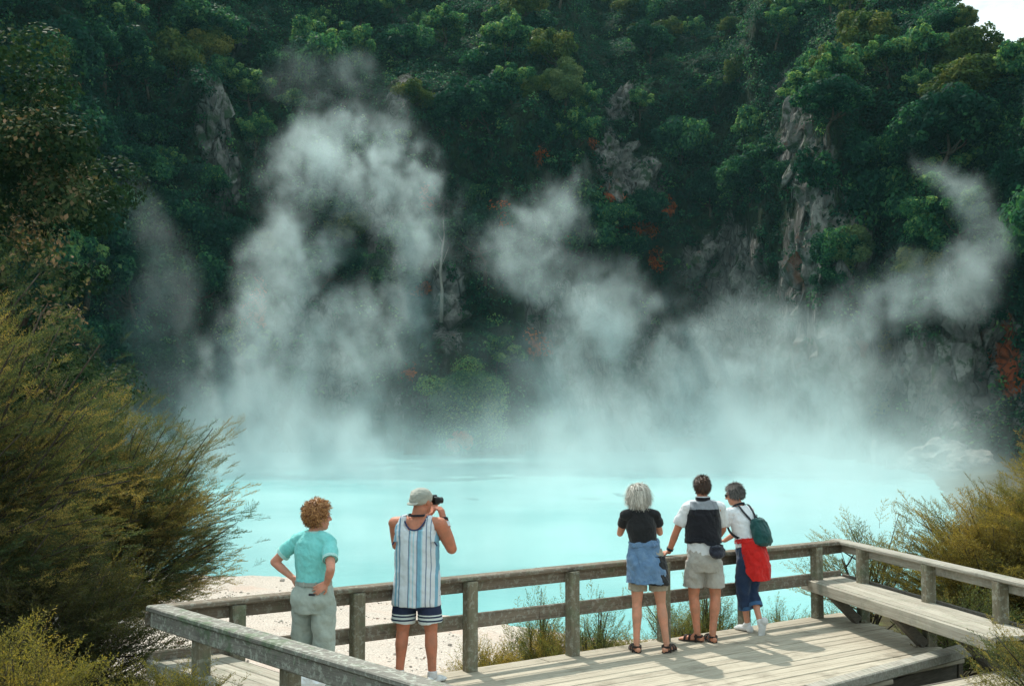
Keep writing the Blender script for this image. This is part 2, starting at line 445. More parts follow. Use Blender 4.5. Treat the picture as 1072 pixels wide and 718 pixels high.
def steam(name, pts, dens, voxel=0.36, warp=(5.0, 3.2), nscale=(0.075, 0.20), erode=(0.47, 0.63), flat=None, seed=0.0, label=None, wide=1.35):
    """pts: list of (px, py, depth, radius, weight). The vapour fills the space around the polyline through them."""
    P = []
    for (a, b) in zip(pts[:-1], pts[1:]):
        pa, pb = at_d(*a[:3]), at_d(*b[:3])
        n = max(2, int((pb - pa).length / 1.2))
        for i in range(n):
            s = i / n
            P.append((*(pa.lerp(pb, s)), a[3] + (b[3] - a[3]) * s, a[4] + (b[4] - a[4]) * s))
    P.append((*at_d(*pts[-1][:3]), pts[-1][3], pts[-1][4]))
    P = np.array(P); P[:, 3] *= wide
    me = bpy.data.meshes.new(name)
    me.vertices.add(len(P)); me.vertices.foreach_set('co', P[:, :3].astype(np.float32).ravel())
    for nm, k in (('rad', 3), ('wt', 4)):
        a = me.attributes.new(nm, 'FLOAT', 'POINT'); a.data.foreach_set('value', P[:, k].astype(np.float32))
    o = link(bpy.data.objects.new(name, me))
    R = P[:, 3:4] * 1.15 + 1.5
    lo = (P[:, :3] - R).min(0); hi = (P[:, :3] + R).max(0)
    lo[2] = max(lo[2], WZ + 0.02); 
    if flat: hi[2] = min(hi[2], flat)
    ng = bpy.data.node_groups.new(name + '_nodes', 'GeometryNodeTree')
    ng.interface.new_socket('Geometry', in_out='INPUT', socket_type='NodeSocketGeometry')
    ng.interface.new_socket('Geometry', in_out='OUTPUT', socket_type='NodeSocketGeometry')
    N, L = ng.nodes, ng.links
    gi, go = N.new('NodeGroupInput'), N.new('NodeGroupOutput')
    def nd(ty, **kw):
        x = N.new(ty)
        for k, v in kw.items(): setattr(x, k, v)
        return x
    def lk(a, b):
        if isinstance(a, bpy.types.NodeSocket): L.new(a, b)
        else: b.default_value = a
    def vm(op, a, b=None, scale=None):
        x = nd('ShaderNodeVectorMath', operation=op); lk(a, x.inputs[0])
        if b is not None: lk(b, x.inputs[1])
        if scale is not None: x.inputs['Scale'].default_value = scale
        return x.outputs['Value'] if op in ('LENGTH', 'DISTANCE') else x.outputs[0]
    def ma(op, a, b=0.0, clamp=False):
        x = nd('ShaderNodeMath', operation=op, use_clamp=clamp); lk(a, x.inputs[0]); lk(b, x.inputs[1]); return x.outputs[0]
    def mr(v, a, b, c, d):
        x = nd('ShaderNodeMapRange', interpolation_type='SMOOTHSTEP')
        lk(v, x.inputs['Value'])
        for nm, q in (('From Min', a), ('From Max', b), ('To Min', c), ('To Max', d)): x.inputs[nm].default_value = q
        return x.outputs[0]
    def no(vec, scale, detail, rough, out):
        x = nd('ShaderNodeTexNoise', noise_dimensions='3D'); lk(vec, x.inputs['Vector'])
        x.inputs['Scale'].default_value = scale; x.inputs['Detail'].default_value = detail; x.inputs['Roughness'].default_value = rough
        return x.outputs[0 if out == 'F' else 1]
    pos0 = nd('GeometryNodeInputPosition').outputs[0]
    pos = vm('ADD', pos0, (seed * 13.7, seed * -7.3, seed * 4.1))
    half = (0.5, 0.5, 0.5)
    w1 = vm('SCALE', vm('SUBTRACT', no(pos, nscale[0], 1, 0.5, 'C'), half), scale=warp[0] * 2)
    w2 = vm('SCALE', vm('SUBTRACT', no(pos, nscale[1], 2, 0.55, 'C'), half), scale=warp[1] * 2)
    wp = vm('ADD', vm('ADD', pos0, w1), w2)
    sn = nd('GeometryNodeSampleNearest', domain='POINT')
    L.new(gi.outputs[0], sn.inputs['Geometry']); lk(wp, sn.inputs['Sample Position'])
    def samp(ty, field):
        x = nd('GeometryNodeSampleIndex', data_type=ty, domain='POINT')
        L.new(gi.outputs[0], x.inputs['Geometry']); L.new(sn.outputs[0], x.inputs['Index']); L.new(field, x.inputs['Value'])
        return x.outputs[0]
    def na(nm):
        x = nd('GeometryNodeInputNamedAttribute', data_type='FLOAT'); x.inputs[0].default_value = nm; return x.outputs[0]
    q = samp('FLOAT_VECTOR', nd('GeometryNodeInputPosition').outputs[0])
    rad, wt_ = samp('FLOAT', na('rad')), samp('FLOAT', na('wt'))
    dn = ma('DIVIDE', vm('DISTANCE', wp, q), rad)
    core = mr(dn, 0.0, 1.0, 1.0, 0.0)
    wisp = no(vm('MULTIPLY', vm('ADD', pos, w2), (1.0, 1.0, 0.62)), 0.125, 8, 0.66, 'F')
    thr = ma('ADD', wisp, ma('MULTIPLY', ma('SUBTRACT', core, 0.5), 0.34))
    er = mr(thr, erode[0], erode[1], 0.0, 1.0)
    fine = mr(no(vm('MULTIPLY', vm('ADD', pos, w2), (1.0, 1.0, 0.7)), 0.34, 7, 0.68, 'F'), 0.41, 0.61, 0.03, 1.0)
    den = ma('MULTIPLY', ma('MULTIPLY', ma('MULTIPLY', core, er), wt_), fine)
    if flat:
        sx = nd('ShaderNodeSeparateXYZ'); lk(pos0, sx.inputs[0])
        den = ma('MULTIPLY', den, mr(sx.outputs[2], WZ, flat, 1.0, 0.0))
    vc = nd('GeometryNodeVolumeCube')
    L.new(den, vc.inputs['Density']); vc.inputs['Background'].default_value = 0.0
    vc.inputs['Min'].default_value = tuple(lo); vc.inputs['Max'].default_value = tuple(hi)
    for ax, k in zip('XYZ', range(3)):
        vc.inputs['Resolution ' + ax].default_value = int(max(8, min(320, (hi[k] - lo[k]) / voxel)))
    sm = nd('GeometryNodeSetMaterial'); L.new(vc.outputs[0], sm.inputs['Geometry'])
    mt = steam_mat(name + '_vapour', dens * 1.45); sm.inputs['Material'].default_value = mt
    L.new(sm.outputs[0], go.inputs[0])
    md = o.modifiers.new('vapour', 'NODES'); md.node_group = ng
    me.materials.append(mt)
    tag(o, label, 'steam', 'steam rising off the hot lake', 'stuff')
    return o

SP = 'steam_plume'
steam(SP, [(345, 470, 88, 9, .8), (320, 420, 92, 10, 1), (272, 370, 95, 7.5, .9), (290, 300, 98, 7, .8), (315, 220, 102, 8, .85), (335, 170, 104, 7, .9), (385, 185, 106, 6.5, .85), (430, 205, 108, 6.5, .8), (445, 260, 108, 6, .65), (430, 310, 106, 5, .5), (370, 350, 100, 5.5, .6), (325, 400, 94, 7, .8)],
      0.19, label='tallest and whitest steam plume, rising from the lake left of centre', seed=0, wide=1.6, erode=(.49, .66))
steam(SP, [(620, 465, 88, 7, .8), (600, 400, 93, 6.5, .9), (625, 345, 98, 6.5, 1), (668, 340, 100, 5, .8), (640, 310, 101, 5, .5), (575, 300, 103, 4.5, .6), (530, 255, 108, 6.5, .6), (565, 215, 110, 5.5, .8), (610, 225, 111, 4, .7)],
      0.16, label='middle steam plume drifting up in front of the dark rocky recess', seed=1, wide=1.6, erode=(.49, .66))
steam(SP, [(720, 480, 84, 7, .8), (800, 445, 90, 7.5, .9), (745, 395, 97, 6.5, .8), (755, 345, 101, 5, .6), (850, 385, 96, 7, .7), (885, 440, 90, 7.5, .9), (935, 420, 88, 5, .5)],
      0.115, label='broad low steam bank drifting over the far right part of the lake', seed=2, wide=1.6, erode=(.48, .66))
steam(SP, [(880, 350, 84, 4, .4), (915, 325, 84, 4.6, .8), (960, 318, 85, 4.2, 1), (1010, 305, 86, 3.8, 1), (1042, 280, 87, 3.4, .9), (1048, 235, 88, 3.2, .9), (1030, 195, 90, 3.2, .9), (995, 170, 92, 2.4, .6)],
      0.17, label='thin curling steam wisp in front of the trees at the right', voxel=.36, warp=(4.2, 2.6), seed=3, wide=1.6, erode=(.50, .68))
steam(SP, [(175, 370, 92, 5, .5), (165, 320, 94, 4.5, .7), (190, 280, 96, 3.5, .5), (150, 240, 97, 3.5, .5), (135, 215, 98, 3, .5)],
      0.055, label='faint bluish steam wisp against the dark trees at the left', voxel=.5, warp=(3.5, 1.4), seed=4)
steam(SP, [(300, 70, 112, 5, .5), (330, 95, 112, 4.5, .8), (370, 85, 112, 4, .8), (400, 115, 112, 4, .6), (415, 150, 110, 4, .4)],
      0.05, label='faint high wisp of steam above the tallest plume', voxel=.5, warp=(3.5, 1.4), seed=5)
steam('steam_veil', [(290, 430, 98, 13, .6), (400, 420, 104, 9, .5), (480, 390, 106, 7, .3), (560, 400, 103, 10, .6), (640, 390, 101, 13, .8), (800, 390, 97, 13, .8), (940, 390, 90, 10, .7)],
      0.035, label='wide thin veil of steam drifting across the foot of the cliff', voxel=.45, seed=8, erode=(.46, .68))
steam('lake_mist', [(430, 470, 92, 7, .8), (500, 468, 98, 7, .9), (590, 470, 92, 7, .8)],
      0.13, label='shallow mist over the far water below the dark green mound', seed=9, flat=2.6, erode=(.38, .70))
# mist lying on the water
steam('lake_mist', [(240, 470, 84, 13, .9), (300, 480, 78, 13, 1), (375, 490, 70, 11, .7)],
      0.12, label='low white mist lying over the far water at the left of the lake', seed=6, flat=9.0, erode=(.38, .72))
steam('lake_mist', [(575, 490, 74, 10, .6), (680, 470, 82, 14, .9), (800, 480, 78, 14, 1), (900, 485, 72, 11, 1), (960, 475, 74, 9, .9)],
      0.14, label='low white mist lying over the far water at the right of the lake', seed=6, flat=9.0, erode=(.38, .72))
steam('lake_mist', [(290, 560, 36, 6, .6), (420, 590, 33, 6, .9), (560, 600, 32, 6, 1), (700, 590, 34, 7, 1), (850, 570, 38, 8, 1), (900, 530, 50, 9, .9), (700, 520, 56, 9, .6), (500, 520, 56, 8, .4)],
      0.13, label='thin veil of mist over the near water beyond the railing', seed=7, flat=4.6, erode=(.36, .72))
# ------------------------------------------------------------------ viewing platform, railings, benches
m_wood, t = material('weathered_grey_timber')
pc = t.coord('Object'); geo = t.node('ShaderNodeNewGeometry')
FD = Vector((0.8325, 0.5545, 0)); FNRM = Vector((-0.5545, 0.8325, 0))
def wood(name, ang, dark, light, stain, lichen=0.0, along=(0.6, 14, 14)):
    m, t = material(name)
    pc = t.coord('Object')
    g = t.node('ShaderNodeMapping', {'Vector': pc, 'Rotation': (0, 0, -ang)}).outputs[0]
    g2 = t.mapping(g, along)
    n = t.noise(g2, 3.0, 7, 0.62, 0.25); fine = t.noise(t.mapping(g, (1.2, 60, 60)), 3.0, 4, 0.6); blot = t.noise(pc, 2.6, 5, 0.62)
    isl = t.node('ShaderNodeNewGeometry').outputs['Random Per Island']
    c = t.mix(t.maprange(n, 0.30, 0.70), dark, light)
    c = t.mix(t.math('MULTIPLY', isl, 0.6), c, t.mix(0.55, c, (0.20, 0.17, 0.13)))
    c = t.mix(t.maprange(fine, 0.54, 0.70, 0, 0.55), c, stain)
    c = t.mix(t.maprange(blot, 0.52, 0.72, 0, 0.6), c, stain)
    if lichen:
        c = t.mix(t.math('MULTIPLY', t.maprange(t.noise(pc, 22, 4, 0.7), 0.5, 0.62), lichen), c, (0.42, 0.44, 0.38))
        c = t.mix(t.math('MULTIPLY', t.maprange(t.noise(pc, 5, 4, 0.7), 0.5, 0.66), lichen), c, (0.12, 0.17, 0.10))
    finish(t, c, 0.85, t.bump(t.math('ADD', n, t.math('MULTIPLY', fine, 0.6)), 0.5, 0.006), 0.2)
    return m
af = math.atan2(FD.y, FD.x)
Lc, Rc = Vector((-3.0, 9.12, 0)), Vector((4.1, 13.85, 0))
LD = Vector((0.680, -0.733, 0)); RD = Vector((0.2086, -0.978, 0))
LN = Vector((LD.y, -LD.x, 0))            # outward of the left side (towards the camera)
if LN.dot(Vector((0.3, -1, 0)) - Vector((0, 0, 0))) < 0 and LN.x > 0: LN = -LN
LIN = FD - LD * FD.dot(LD); LIN.normalize()     # inward of the left side
RIN = -FD + RD * FD.dot(RD); RIN.normalize()    # inward of the right side
m_deck = wood('bleached_deck_boards', af, (0.36, 0.315, 0.245), (0.56, 0.505, 0.40), (0.16, 0.14, 0.105))
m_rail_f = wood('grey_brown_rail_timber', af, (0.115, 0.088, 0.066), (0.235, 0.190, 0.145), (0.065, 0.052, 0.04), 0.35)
m_rail_l = wood('lichen_grey_rail_timber', math.atan2(LD.y, LD.x), (0.16, 0.155, 0.14), (0.30, 0.29, 0.26), (0.08, 0.08, 0.075), 0.8)
m_rail_r = wood('silver_grey_rail_timber', math.atan2(RD.y, RD.x), (0.27, 0.25, 0.21), (0.46, 0.43, 0.37), (0.15, 0.14, 0.12), 0.3)
m_bench_l = wood('grey_bench_boards', math.atan2(LD.y, LD.x), (0.34, 0.305, 0.25), (0.53, 0.49, 0.405), (0.20, 0.20, 0.17), 0.3)
m_bench_r = wood('grey_bench_planks', math.atan2(RD.y, RD.x), (0.34, 0.305, 0.25), (0.53, 0.49, 0.405), (0.20, 0.20, 0.17), 0.2)
m_post = wood('brown_green_post_timber', 0, (0.135, 0.118, 0.082), (0.235, 0.210, 0.145), (0.075, 0.075, 0.05), 0.4, along=(14, 14, 0.7))
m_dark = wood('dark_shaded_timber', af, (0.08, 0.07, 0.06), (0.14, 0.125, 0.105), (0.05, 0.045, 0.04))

def clip_line(poly, o, d):
    """interval of the line o + t d inside a convex-ish polygon"""
    ts = []
    nrm = Vector((-d.y, d.x))
    for i in range(len(poly)):
        a, b = poly[i], poly[(i + 1) % len(poly)]
        da, db = nrm.dot(a - o), nrm.dot(b - o)
        if (da > 0) != (db > 0):
            s = da / (da - db); p = a.lerp(b, s); ts.append(d.dot(p - o))
    return sorted(ts)
deck = empty('viewing_platform', (0, 0, 0))
tag(deck, 'bleached timber viewing platform of long grey boards above the lake shore', 'deck')
Sp, Kp = Vector((4.62, 11.42, 0)), Vector((2.62, 9.74, 0))
poly = [Vector(p[:2]) for p in (Lc - FD * 0.0, Rc, Sp, Kp, Vector((1.55, 7.55, 0)), Vector((-0.28, 6.19, 0)))]
mb = MB(); o2, d2, n2 = Vector(Lc[:2]), Vector(FD[:2]), Vector(FNRM[:2])
pw, gap = 0.138, 0.009
wid = [0.205] + [pw] * 60
off = 0.02
for i, w in enumerate(wid):
    mid = o2 - n2 * (-off + w / 2 + 0.0)
    r = clip_line(poly, mid, d2); off -= w + gap
    if len(r) < 2: continue
    a, b = r[0], r[1]
    cuts = [a] + sorted(random.uniform(a + 0.8, b - 0.8) for _ in range(1 if b - a > 3.5 else 0)) + [b]
    for c0, c1 in zip(cuts[:-1], cuts[1:]):
        p0, p1 = mid + d2 * (c0 + 0.003), mid + d2 * (c1 - 0.003)
        dz = random.uniform(-0.003, 0.003)
        mb.beam((p0.x, p0.y, -0.022 + dz), (p1.x, p1.y, -0.022 + dz), w, 0.044, bev=0.006)
mb.build('deck_boards', m_deck, deck)
mb = MB()
def fas(a, b, z, w=0.05, h=0.2): mb.beam((a.x, a.y, z), (b.x, b.y, z), w, h)
fas(Lc - FNRM * 0.04, Rc - FNRM * 0.04, -0.155); fas(Rc - FD * .05, Sp - FD * .05, -0.155); fas(Sp + FNRM * .06, Kp + FNRM * .06, -0.155)
fas(Lc + LIN * .05, Lc + LD * 4 + LIN * .05, -0.155)
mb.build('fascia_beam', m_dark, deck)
for s in np.linspace(0.4, 8.1, 5):
    p = Lc + FD * s - FNRM * 0.25
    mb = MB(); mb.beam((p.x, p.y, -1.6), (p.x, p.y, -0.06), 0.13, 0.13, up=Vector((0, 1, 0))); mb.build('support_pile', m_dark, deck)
mb = MB(); ka = Kp + FNRM * 0.02; kb = Sp + FD * 0.02
kdir = (kb - ka).normalized()
mb.beam((ka.x, ka.y, 0.052), (kb.x + kdir.x * .1, kb.y + kdir.y * .1, 0.052), 0.16, 0.10, bev=0.012)
mb.build('kerb_beam', m_rail_r, deck)

# front railing
fr = empty('front_railing', tuple(Lc))
tag(fr, 'long timber railing along the lake side of the platform where the people lean', 'railing')
FRL = [0.75, 1.87, 3.07, 4.30, 5.54, 6.76, 8.00]
def loc(p, base=Lc): return Vector(p) - base
for s in FRL:
    p = FD * s - FNRM * 0.075
    mb = MB(); mb.beam((p.x, p.y, 0.001), (p.x, p.y, 0.852), 0.115, 0.115, up=FNRM, bev=0.01)
    mb.build('post', m_post, fr)
ln = (Rc - Lc).length
def rail(par, nm, mat, a, b, z, w, h, bev=0.01, n=9, wob=0.003):
    """a board made of short pieces with a slight wander so that its edges are not ruler-straight"""
    mb = MB(); a, b = Vector((a.x, a.y, z)), Vector((b.x, b.y, z))
    mb.beam(a, b, w, h, bev=bev)
    return mb.build(nm, mat, par)
rail(fr, 'top_rail', m_rail_f, FD * 0.03 - FNRM * 0.03, FD * (ln * 0.46) - FNRM * 0.015, 0.8775, 0.165, 0.045)
rail(fr, 'top_rail', m_rail_f, FD * (ln * 0.46 + 0.004), FD * (ln + 0.07) - FNRM * 0.045, 0.8765, 0.165, 0.045)
rail(fr, 'side_board', m_rail_f, FD * 0.0 + FNRM * 0.006, FD * (ln + 0.0) + FNRM * 0.006, 0.795, 0.042, 0.115)
rail(fr, 'middle_rail', m_rail_f, FD * 0.04 + FNRM * 0.006, FD * (ln * .46) + FNRM * 0.006, 0.458, 0.042, 0.14)
rail(fr, 'middle_rail', m_rail_f, FD * (ln * .46 + .004) + FNRM * 0.006, FD * (ln - .02) + FNRM * 0.006, 0.456, 0.042, 0.14)

# left railing with bench
lr = empty('side_railing', tuple(Lc))
tag(lr, 'lichen spotted timber railing crossing the bottom left corner, nearest to the camera', 'railing')
LL = 4.6
rail(lr, 'top_rail', m_rail_l, LD * 0.0 + LIN * 0.085, LD * LL + LIN * 0.085, 0.8805, 0.17, 0.045)
rail(lr, 'side_board', m_rail_l, LD * 0.04 + LIN * 0.045, LD * LL + LIN * 0.045, 0.795, 0.042, 0.13)
for s in (0.72, 2.02, 3.4):
    p = LD * s + LIN * 0.128
    mb = MB(); mb.beam((p.x, p.y, -1.3), (p.x, p.y, 0.854), 0.115, 0.115, up=LD, bev=0.01)
    mb.build('post', m_post, lr)
lb = empty('bench', tuple(Lc))
tag(lb, 'grey board bench inside the bottom left railing, white bag on it', 'bench')
mb = MB()
for k in range(4):
    q = 0.055 + k * 0.142 + 0.065
    a = LD * 0.02 + LIN * q; b = LD * LL + LIN * q
    mb.beam((a.x, a.y, 0.428 + 0.002 * (k % 2)), (b.x, b.y, 0.428 + 0.002 * (k % 2)), 0.132, 0.042, bev=0.007)
mb.build('seat', m_bench_l, lb)
rail(lb, 'edge_board', m_rail_l, LD * 0.0 + LIN * 0.04, LD * LL + LIN * 0.04, 0.392, 0.044, 0.15)
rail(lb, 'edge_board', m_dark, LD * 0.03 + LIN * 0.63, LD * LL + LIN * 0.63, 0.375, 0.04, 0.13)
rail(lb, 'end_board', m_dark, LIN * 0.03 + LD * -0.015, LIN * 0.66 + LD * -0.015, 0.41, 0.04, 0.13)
for s in (0.9, 2.6, 4.2):
    p = LD * s + LIN * 0.5
    mb = MB(); mb.beam((p.x, p.y, 0.001), (p.x, p.y, 0.40), 0.1, 0.1, up=LD); mb.build('leg', m_dark, lb)

# right railing with bench
rr = empty('side_railing', tuple(Rc))
tag(rr, 'silver grey timber railing behind the long bench at the right end of the platform', 'railing')
RL = 3.75
rail(rr, 'top_rail', m_rail_r, RD * -0.07 + RIN * 0.02, RD * RL + RIN * 0.02, 0.8795, 0.165, 0.045)
rail(rr, 'side_board', m_rail_r, RD * 0.0 - RIN * 0.02, RD * RL - RIN * 0.02, 0.800, 0.042, 0.10)
for s in (0.62, 1.98, 3.18):
    p = RD * s + RIN * 0.055
    mb = MB(); mb.beam((p.x, p.y, -1.2), (p.x, p.y, 0.854), 0.115, 0.115, up=RD, bev=0.01)
    mb.build('post', m_post, rr)
rb = empty('bench', tuple(Rc))
tag(rb, 'long grey plank bench on angled brackets at the right end of the platform', 'bench')
mb = MB()
for k in range(4):
    q = 0.03 + k * 0.124 + 0.06
    a = RD * 0.06 + RIN * q; b = RD * RL + RIN * q
    mb.beam((a.x, a.y, 0.440 + 0.002 * (k % 2)), (b.x, b.y, 0.440 + 0.002 * (k % 2)), 0.117, 0.042, bev=0.007)
mb.build('seat', m_bench_r, rb)
rail(rb, 'edge_board', m_bench_r, RD * 0.05 + RIN * 0.545, RD * RL + RIN * 0.545, 0.388, 0.042, 0.135)
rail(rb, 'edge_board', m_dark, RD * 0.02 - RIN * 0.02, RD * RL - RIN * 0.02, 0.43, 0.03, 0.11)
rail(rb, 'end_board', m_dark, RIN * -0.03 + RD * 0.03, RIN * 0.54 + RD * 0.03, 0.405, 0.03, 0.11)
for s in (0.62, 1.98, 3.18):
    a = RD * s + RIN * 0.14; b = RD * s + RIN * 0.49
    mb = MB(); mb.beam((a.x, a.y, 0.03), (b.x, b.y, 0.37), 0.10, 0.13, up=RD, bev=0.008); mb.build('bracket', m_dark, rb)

# boardwalk that leads up to the platform, lower right corner
bw = empty('boardwalk', (0, 0, 0))
tag(bw, 'pale grey boardwalk edge half hidden by brush in the bottom right corner', 'boardwalk')
A0, A1 = at(915, 722, 0.12), at(1120, 682, 0.12)
bd = (A1 - A0).normalized(); bn = Vector((bd.y, -bd.x, 0))
mb = MB()
for k in range(4):
    a = A0 + bn * (0.07 + k * 0.15); b = A1 + bn * (0.07 + k * 0.15)
    mb.beam((a.x, a.y, 0.1), (b.x, b.y, 0.1), 0.14, 0.045, bev=0.006)
mb.build('walk_boards', m_deck, bw)
mb = MB(); a = A0 - bn * 0.03; b = A1 - bn * 0.03
mb.beam((a.x, a.y, 0.03), (b.x, b.y, 0.03), 0.045, 0.18); mb.build('edge_beam', m_dark, bw)

# plastic bag on the left bench
bag_c = Vector((-1.54, 8.22, 0))
m_bag, t = material('thin_white_plastic')
finish(t, (0.82, 0.84, 0.86), 0.45, t.bump(t.noise(t.coord('Object'), 14, 5, 0.65, 0.6), 0.7, 0.03), 0.4)
bm = bmesh.new(); bmesh.ops.create_icosphere(bm, subdivisions=5, radius=1)
for v in bm.verts:
    c = v.co.copy(); n = mnoise.fractal(c * 2.3, 0.8, 2, 4) * 0.16 + mnoise.noise(c * 6) * 0.05
    top = max(0, c.z)
    r = (1 + n) * (1 - 0.45 * top)
    v.co = Vector((c.x * 0.16 * r, c.y * 0.13 * r, (c.z + 0.55) * 0.13 * (1 + n)))
    v.co.z = max(0.0, v.co.z)
me = bpy.data.meshes.new('carrier_bag'); bm.to_mesh(me); bm.free(); me.materials.append(m_bag)
for p in me.polygons: p.use_smooth = True
bag = link(bpy.data.objects.new('carrier_bag', me)); bag.location = (bag_c.x, bag_c.y, 0.452)
tag(bag, 'crumpled white plastic bag on the bottom left bench beside the woman in teal', 'bag')
mb = MB()
for s in (-1, 1):
    mb.tube([(s * 0.03 - .05, s * .02, 0.15), (s * 0.03 - .03, s * .03, 0.215), (s * .03 + .02, s * .03, 0.22), (s * .03 + .05, s * .02, .15)], 0.009, 6, 0.5)
mb.build('handle', m_bag, bag, smooth=True)
# ------------------------------------------------------------------ plants
def leaf_mat(name, stops, trans=0.35, rough=0.6, tcol=1.6, spec=0.2):
    m, t = material(name)
    c = t.ramp(t.attr('tone'), stops)
    d = t.node('ShaderNodeBsdfPrincipled', {'Base Color': c, 'Roughness': rough, 'Specular IOR Level': spec})
    tr = t.node('ShaderNodeBsdfTranslucent', {'Color': t.mix(1.0, c, (tcol, tcol, tcol * 0.6), 'MULTIPLY')})
    ms = t.node('ShaderNodeMixShader', {0: trans})
    t.l.new(d.outputs[0], ms.inputs[1]); t.l.new(tr.outputs[0], ms.inputs[2]); t.l.new(ms.outputs[0], t.out.inputs['Surface'])
    return m
m_kan = leaf_mat('olive_gold_tea_tree_leaves', [(0.0, (0.022, 0.046, 0.022)), (0.40, (0.055, 0.090, 0.034)), (0.72, (0.135, 0.148, 0.045)), (1.0, (0.36, 0.255, 0.070))], 0.38)
m_kang = leaf_mat('golden_tea_tree_leaves', [(0.0, (0.06, 0.072, 0.022)), (0.4, (0.16, 0.150, 0.036)), (0.7, (0.27, 0.215, 0.045)), (1.0, (0.37, 0.245, 0.05))], 0.42)
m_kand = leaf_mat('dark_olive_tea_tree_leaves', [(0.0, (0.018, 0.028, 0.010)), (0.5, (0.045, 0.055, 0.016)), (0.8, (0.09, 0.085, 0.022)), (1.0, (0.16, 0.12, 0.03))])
m_shr = leaf_mat('green_yellow_shrub_leaves', [(0.0, (0.08, 0.13, 0.06)), (0.5, (0.19, 0.19, 0.055)), (0.8, (0.32, 0.25, 0.06)), (1.0, (0.40, 0.26, 0.07))], 0.45)
m_dkgreen = leaf_mat('deep_green_shade_to_sun_leaves', [(0.0, (0.004, 0.028, 0.021)), (0.5, (0.011, 0.062, 0.040)), (0.8, (0.060, 0.185, 0.075)), (1.0, (0.22, 0.32, 0.11))], 0.40, spec=.05)  # stops run from teal shade to sunlit green; light put into leaf colour
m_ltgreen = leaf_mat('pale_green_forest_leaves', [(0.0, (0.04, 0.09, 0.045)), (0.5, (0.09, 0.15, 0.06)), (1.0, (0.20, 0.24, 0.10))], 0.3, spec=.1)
m_goldgreen = leaf_mat('yellow_green_forest_leaves', [(0.0, (0.02, 0.055, 0.018)), (0.5, (0.065, 0.105, 0.026)), (1.0, (0.20, 0.19, 0.05))], 0.35, spec=.06)  # picked more often in sunlit cliff zones, where its paleness paints the sun
m_rusty = leaf_mat('red_brown_bronze_leaves', [(0.0, (0.008, 0.022, 0.012)), (0.55, (0.022, 0.050, 0.022)), (0.8, (0.075, 0.100, 0.045)), (1.0, (0.32, 0.20, 0.13))], 0.25, tcol=1.3, spec=.03)  # brightest stops raised for leaf highlights, painted into the bronze colour
m_redleaf = leaf_mat('orange_red_leaves', [(0.0, (0.10, 0.04, 0.015)), (0.3, (0.34, 0.065, 0.02)), (1.0, (0.55, 0.17, 0.04))], 0.35, spec=.05)
m_bark, t = material('dark_ridged_bark')
finish(t, t.ramp(t.noise(t.mapping(t.coord('Object'), (6, 6, 1)), 4, 5, 0.6), [(0.3, (0.03, 0.024, 0.018)), (0.7, (0.10, 0.08, 0.06))]), 0.9,
       t.bump(t.noise(t.mapping(t.coord('Object'), (9, 9, 1)), 4, 4), 0.6, 0.02), 0.1)
m_deadwood, t = material('bleached_dead_wood')
finish(t, t.ramp(t.noise(t.mapping(t.coord('Object'), (4, 4, .5)), 2, 5, 0.6), [(0.3, (0.14, 0.13, 0.11)), (0.7, (0.34, 0.32, 0.28))]), 0.9, None, 0.1)

def spray_proto(rs, ntw=13, nlf=9, spread=0.42, leaf=0.056, wid=0.020, lift=0.10):
    """a feathery tip one unit long along X: returns leaf quads (n,4,3) and twig quads (m,4,3)"""
    lv, tw = [], []
    def axis(s): return np.array([s, 0.04 * math.sin(s * 5), lift * (s - 1.6 * s * s)])
    for a, b in zip(np.linspace(0, .85, 5), np.linspace(.2, 1.0, 5)):
        p, q = axis(a), axis(b); w = np.array([0, 0.006 * (1.1 - a), 0])
        tw.append([p - w, q - w * .7, q + w * .7, p + w])
    def leaves(p, d, n, L):
        d = d / np.linalg.norm(d)
        for i in range(n):
            s = (i + rs.rand()) / n
            o = p + d * L * s
            ld = d + rs.normal(0, 0.62, 3); ld /= np.linalg.norm(ld)
            sd = np.cross(ld, rs.normal(0, 1, 3)); sd /= np.linalg.norm(sd) + 1e-9
            l = leaf * rs.uniform(.7, 1.3); w = wid * rs.uniform(.7, 1.3)
            lv.append([o, o + ld * l * .5 + sd * w * .5, o + ld * l, o + ld * l * .5 - sd * w * .5])
    for k in range(ntw):
        s = 0.12 + 0.84 * (k + rs.rand()) / ntw
        side = 1 if k % 2 else -1
        p = axis(s)
        an = math.radians(rs.uniform(28, 52))
        d = np.array([math.cos(an), side * math.sin(an), rs.uniform(-.1, .38)])
        L = spread * (1.15 - s) * rs.uniform(.75, 1.2) + 0.06
        w = np.array([0.003, 0, 0.003])
        q = p + d * L; tw.append([p - w, q - w * .5, q + w * .5, p + w])
        leaves(p, d, max(3, int(nlf * (L / spread + .35))), L)
    leaves(axis(.45), axis(1.0) - axis(.45), nlf, .6)
    return np.array(lv), np.array(tw)
PROTO = [spray_proto(np.random.RandomState(50 + i)) for i in range(6)]
PROTO_THIN = [spray_proto(np.random.RandomState(80 + i), 9, 7, 0.30, 0.075, 0.019, 0.02) for i in range(4)]

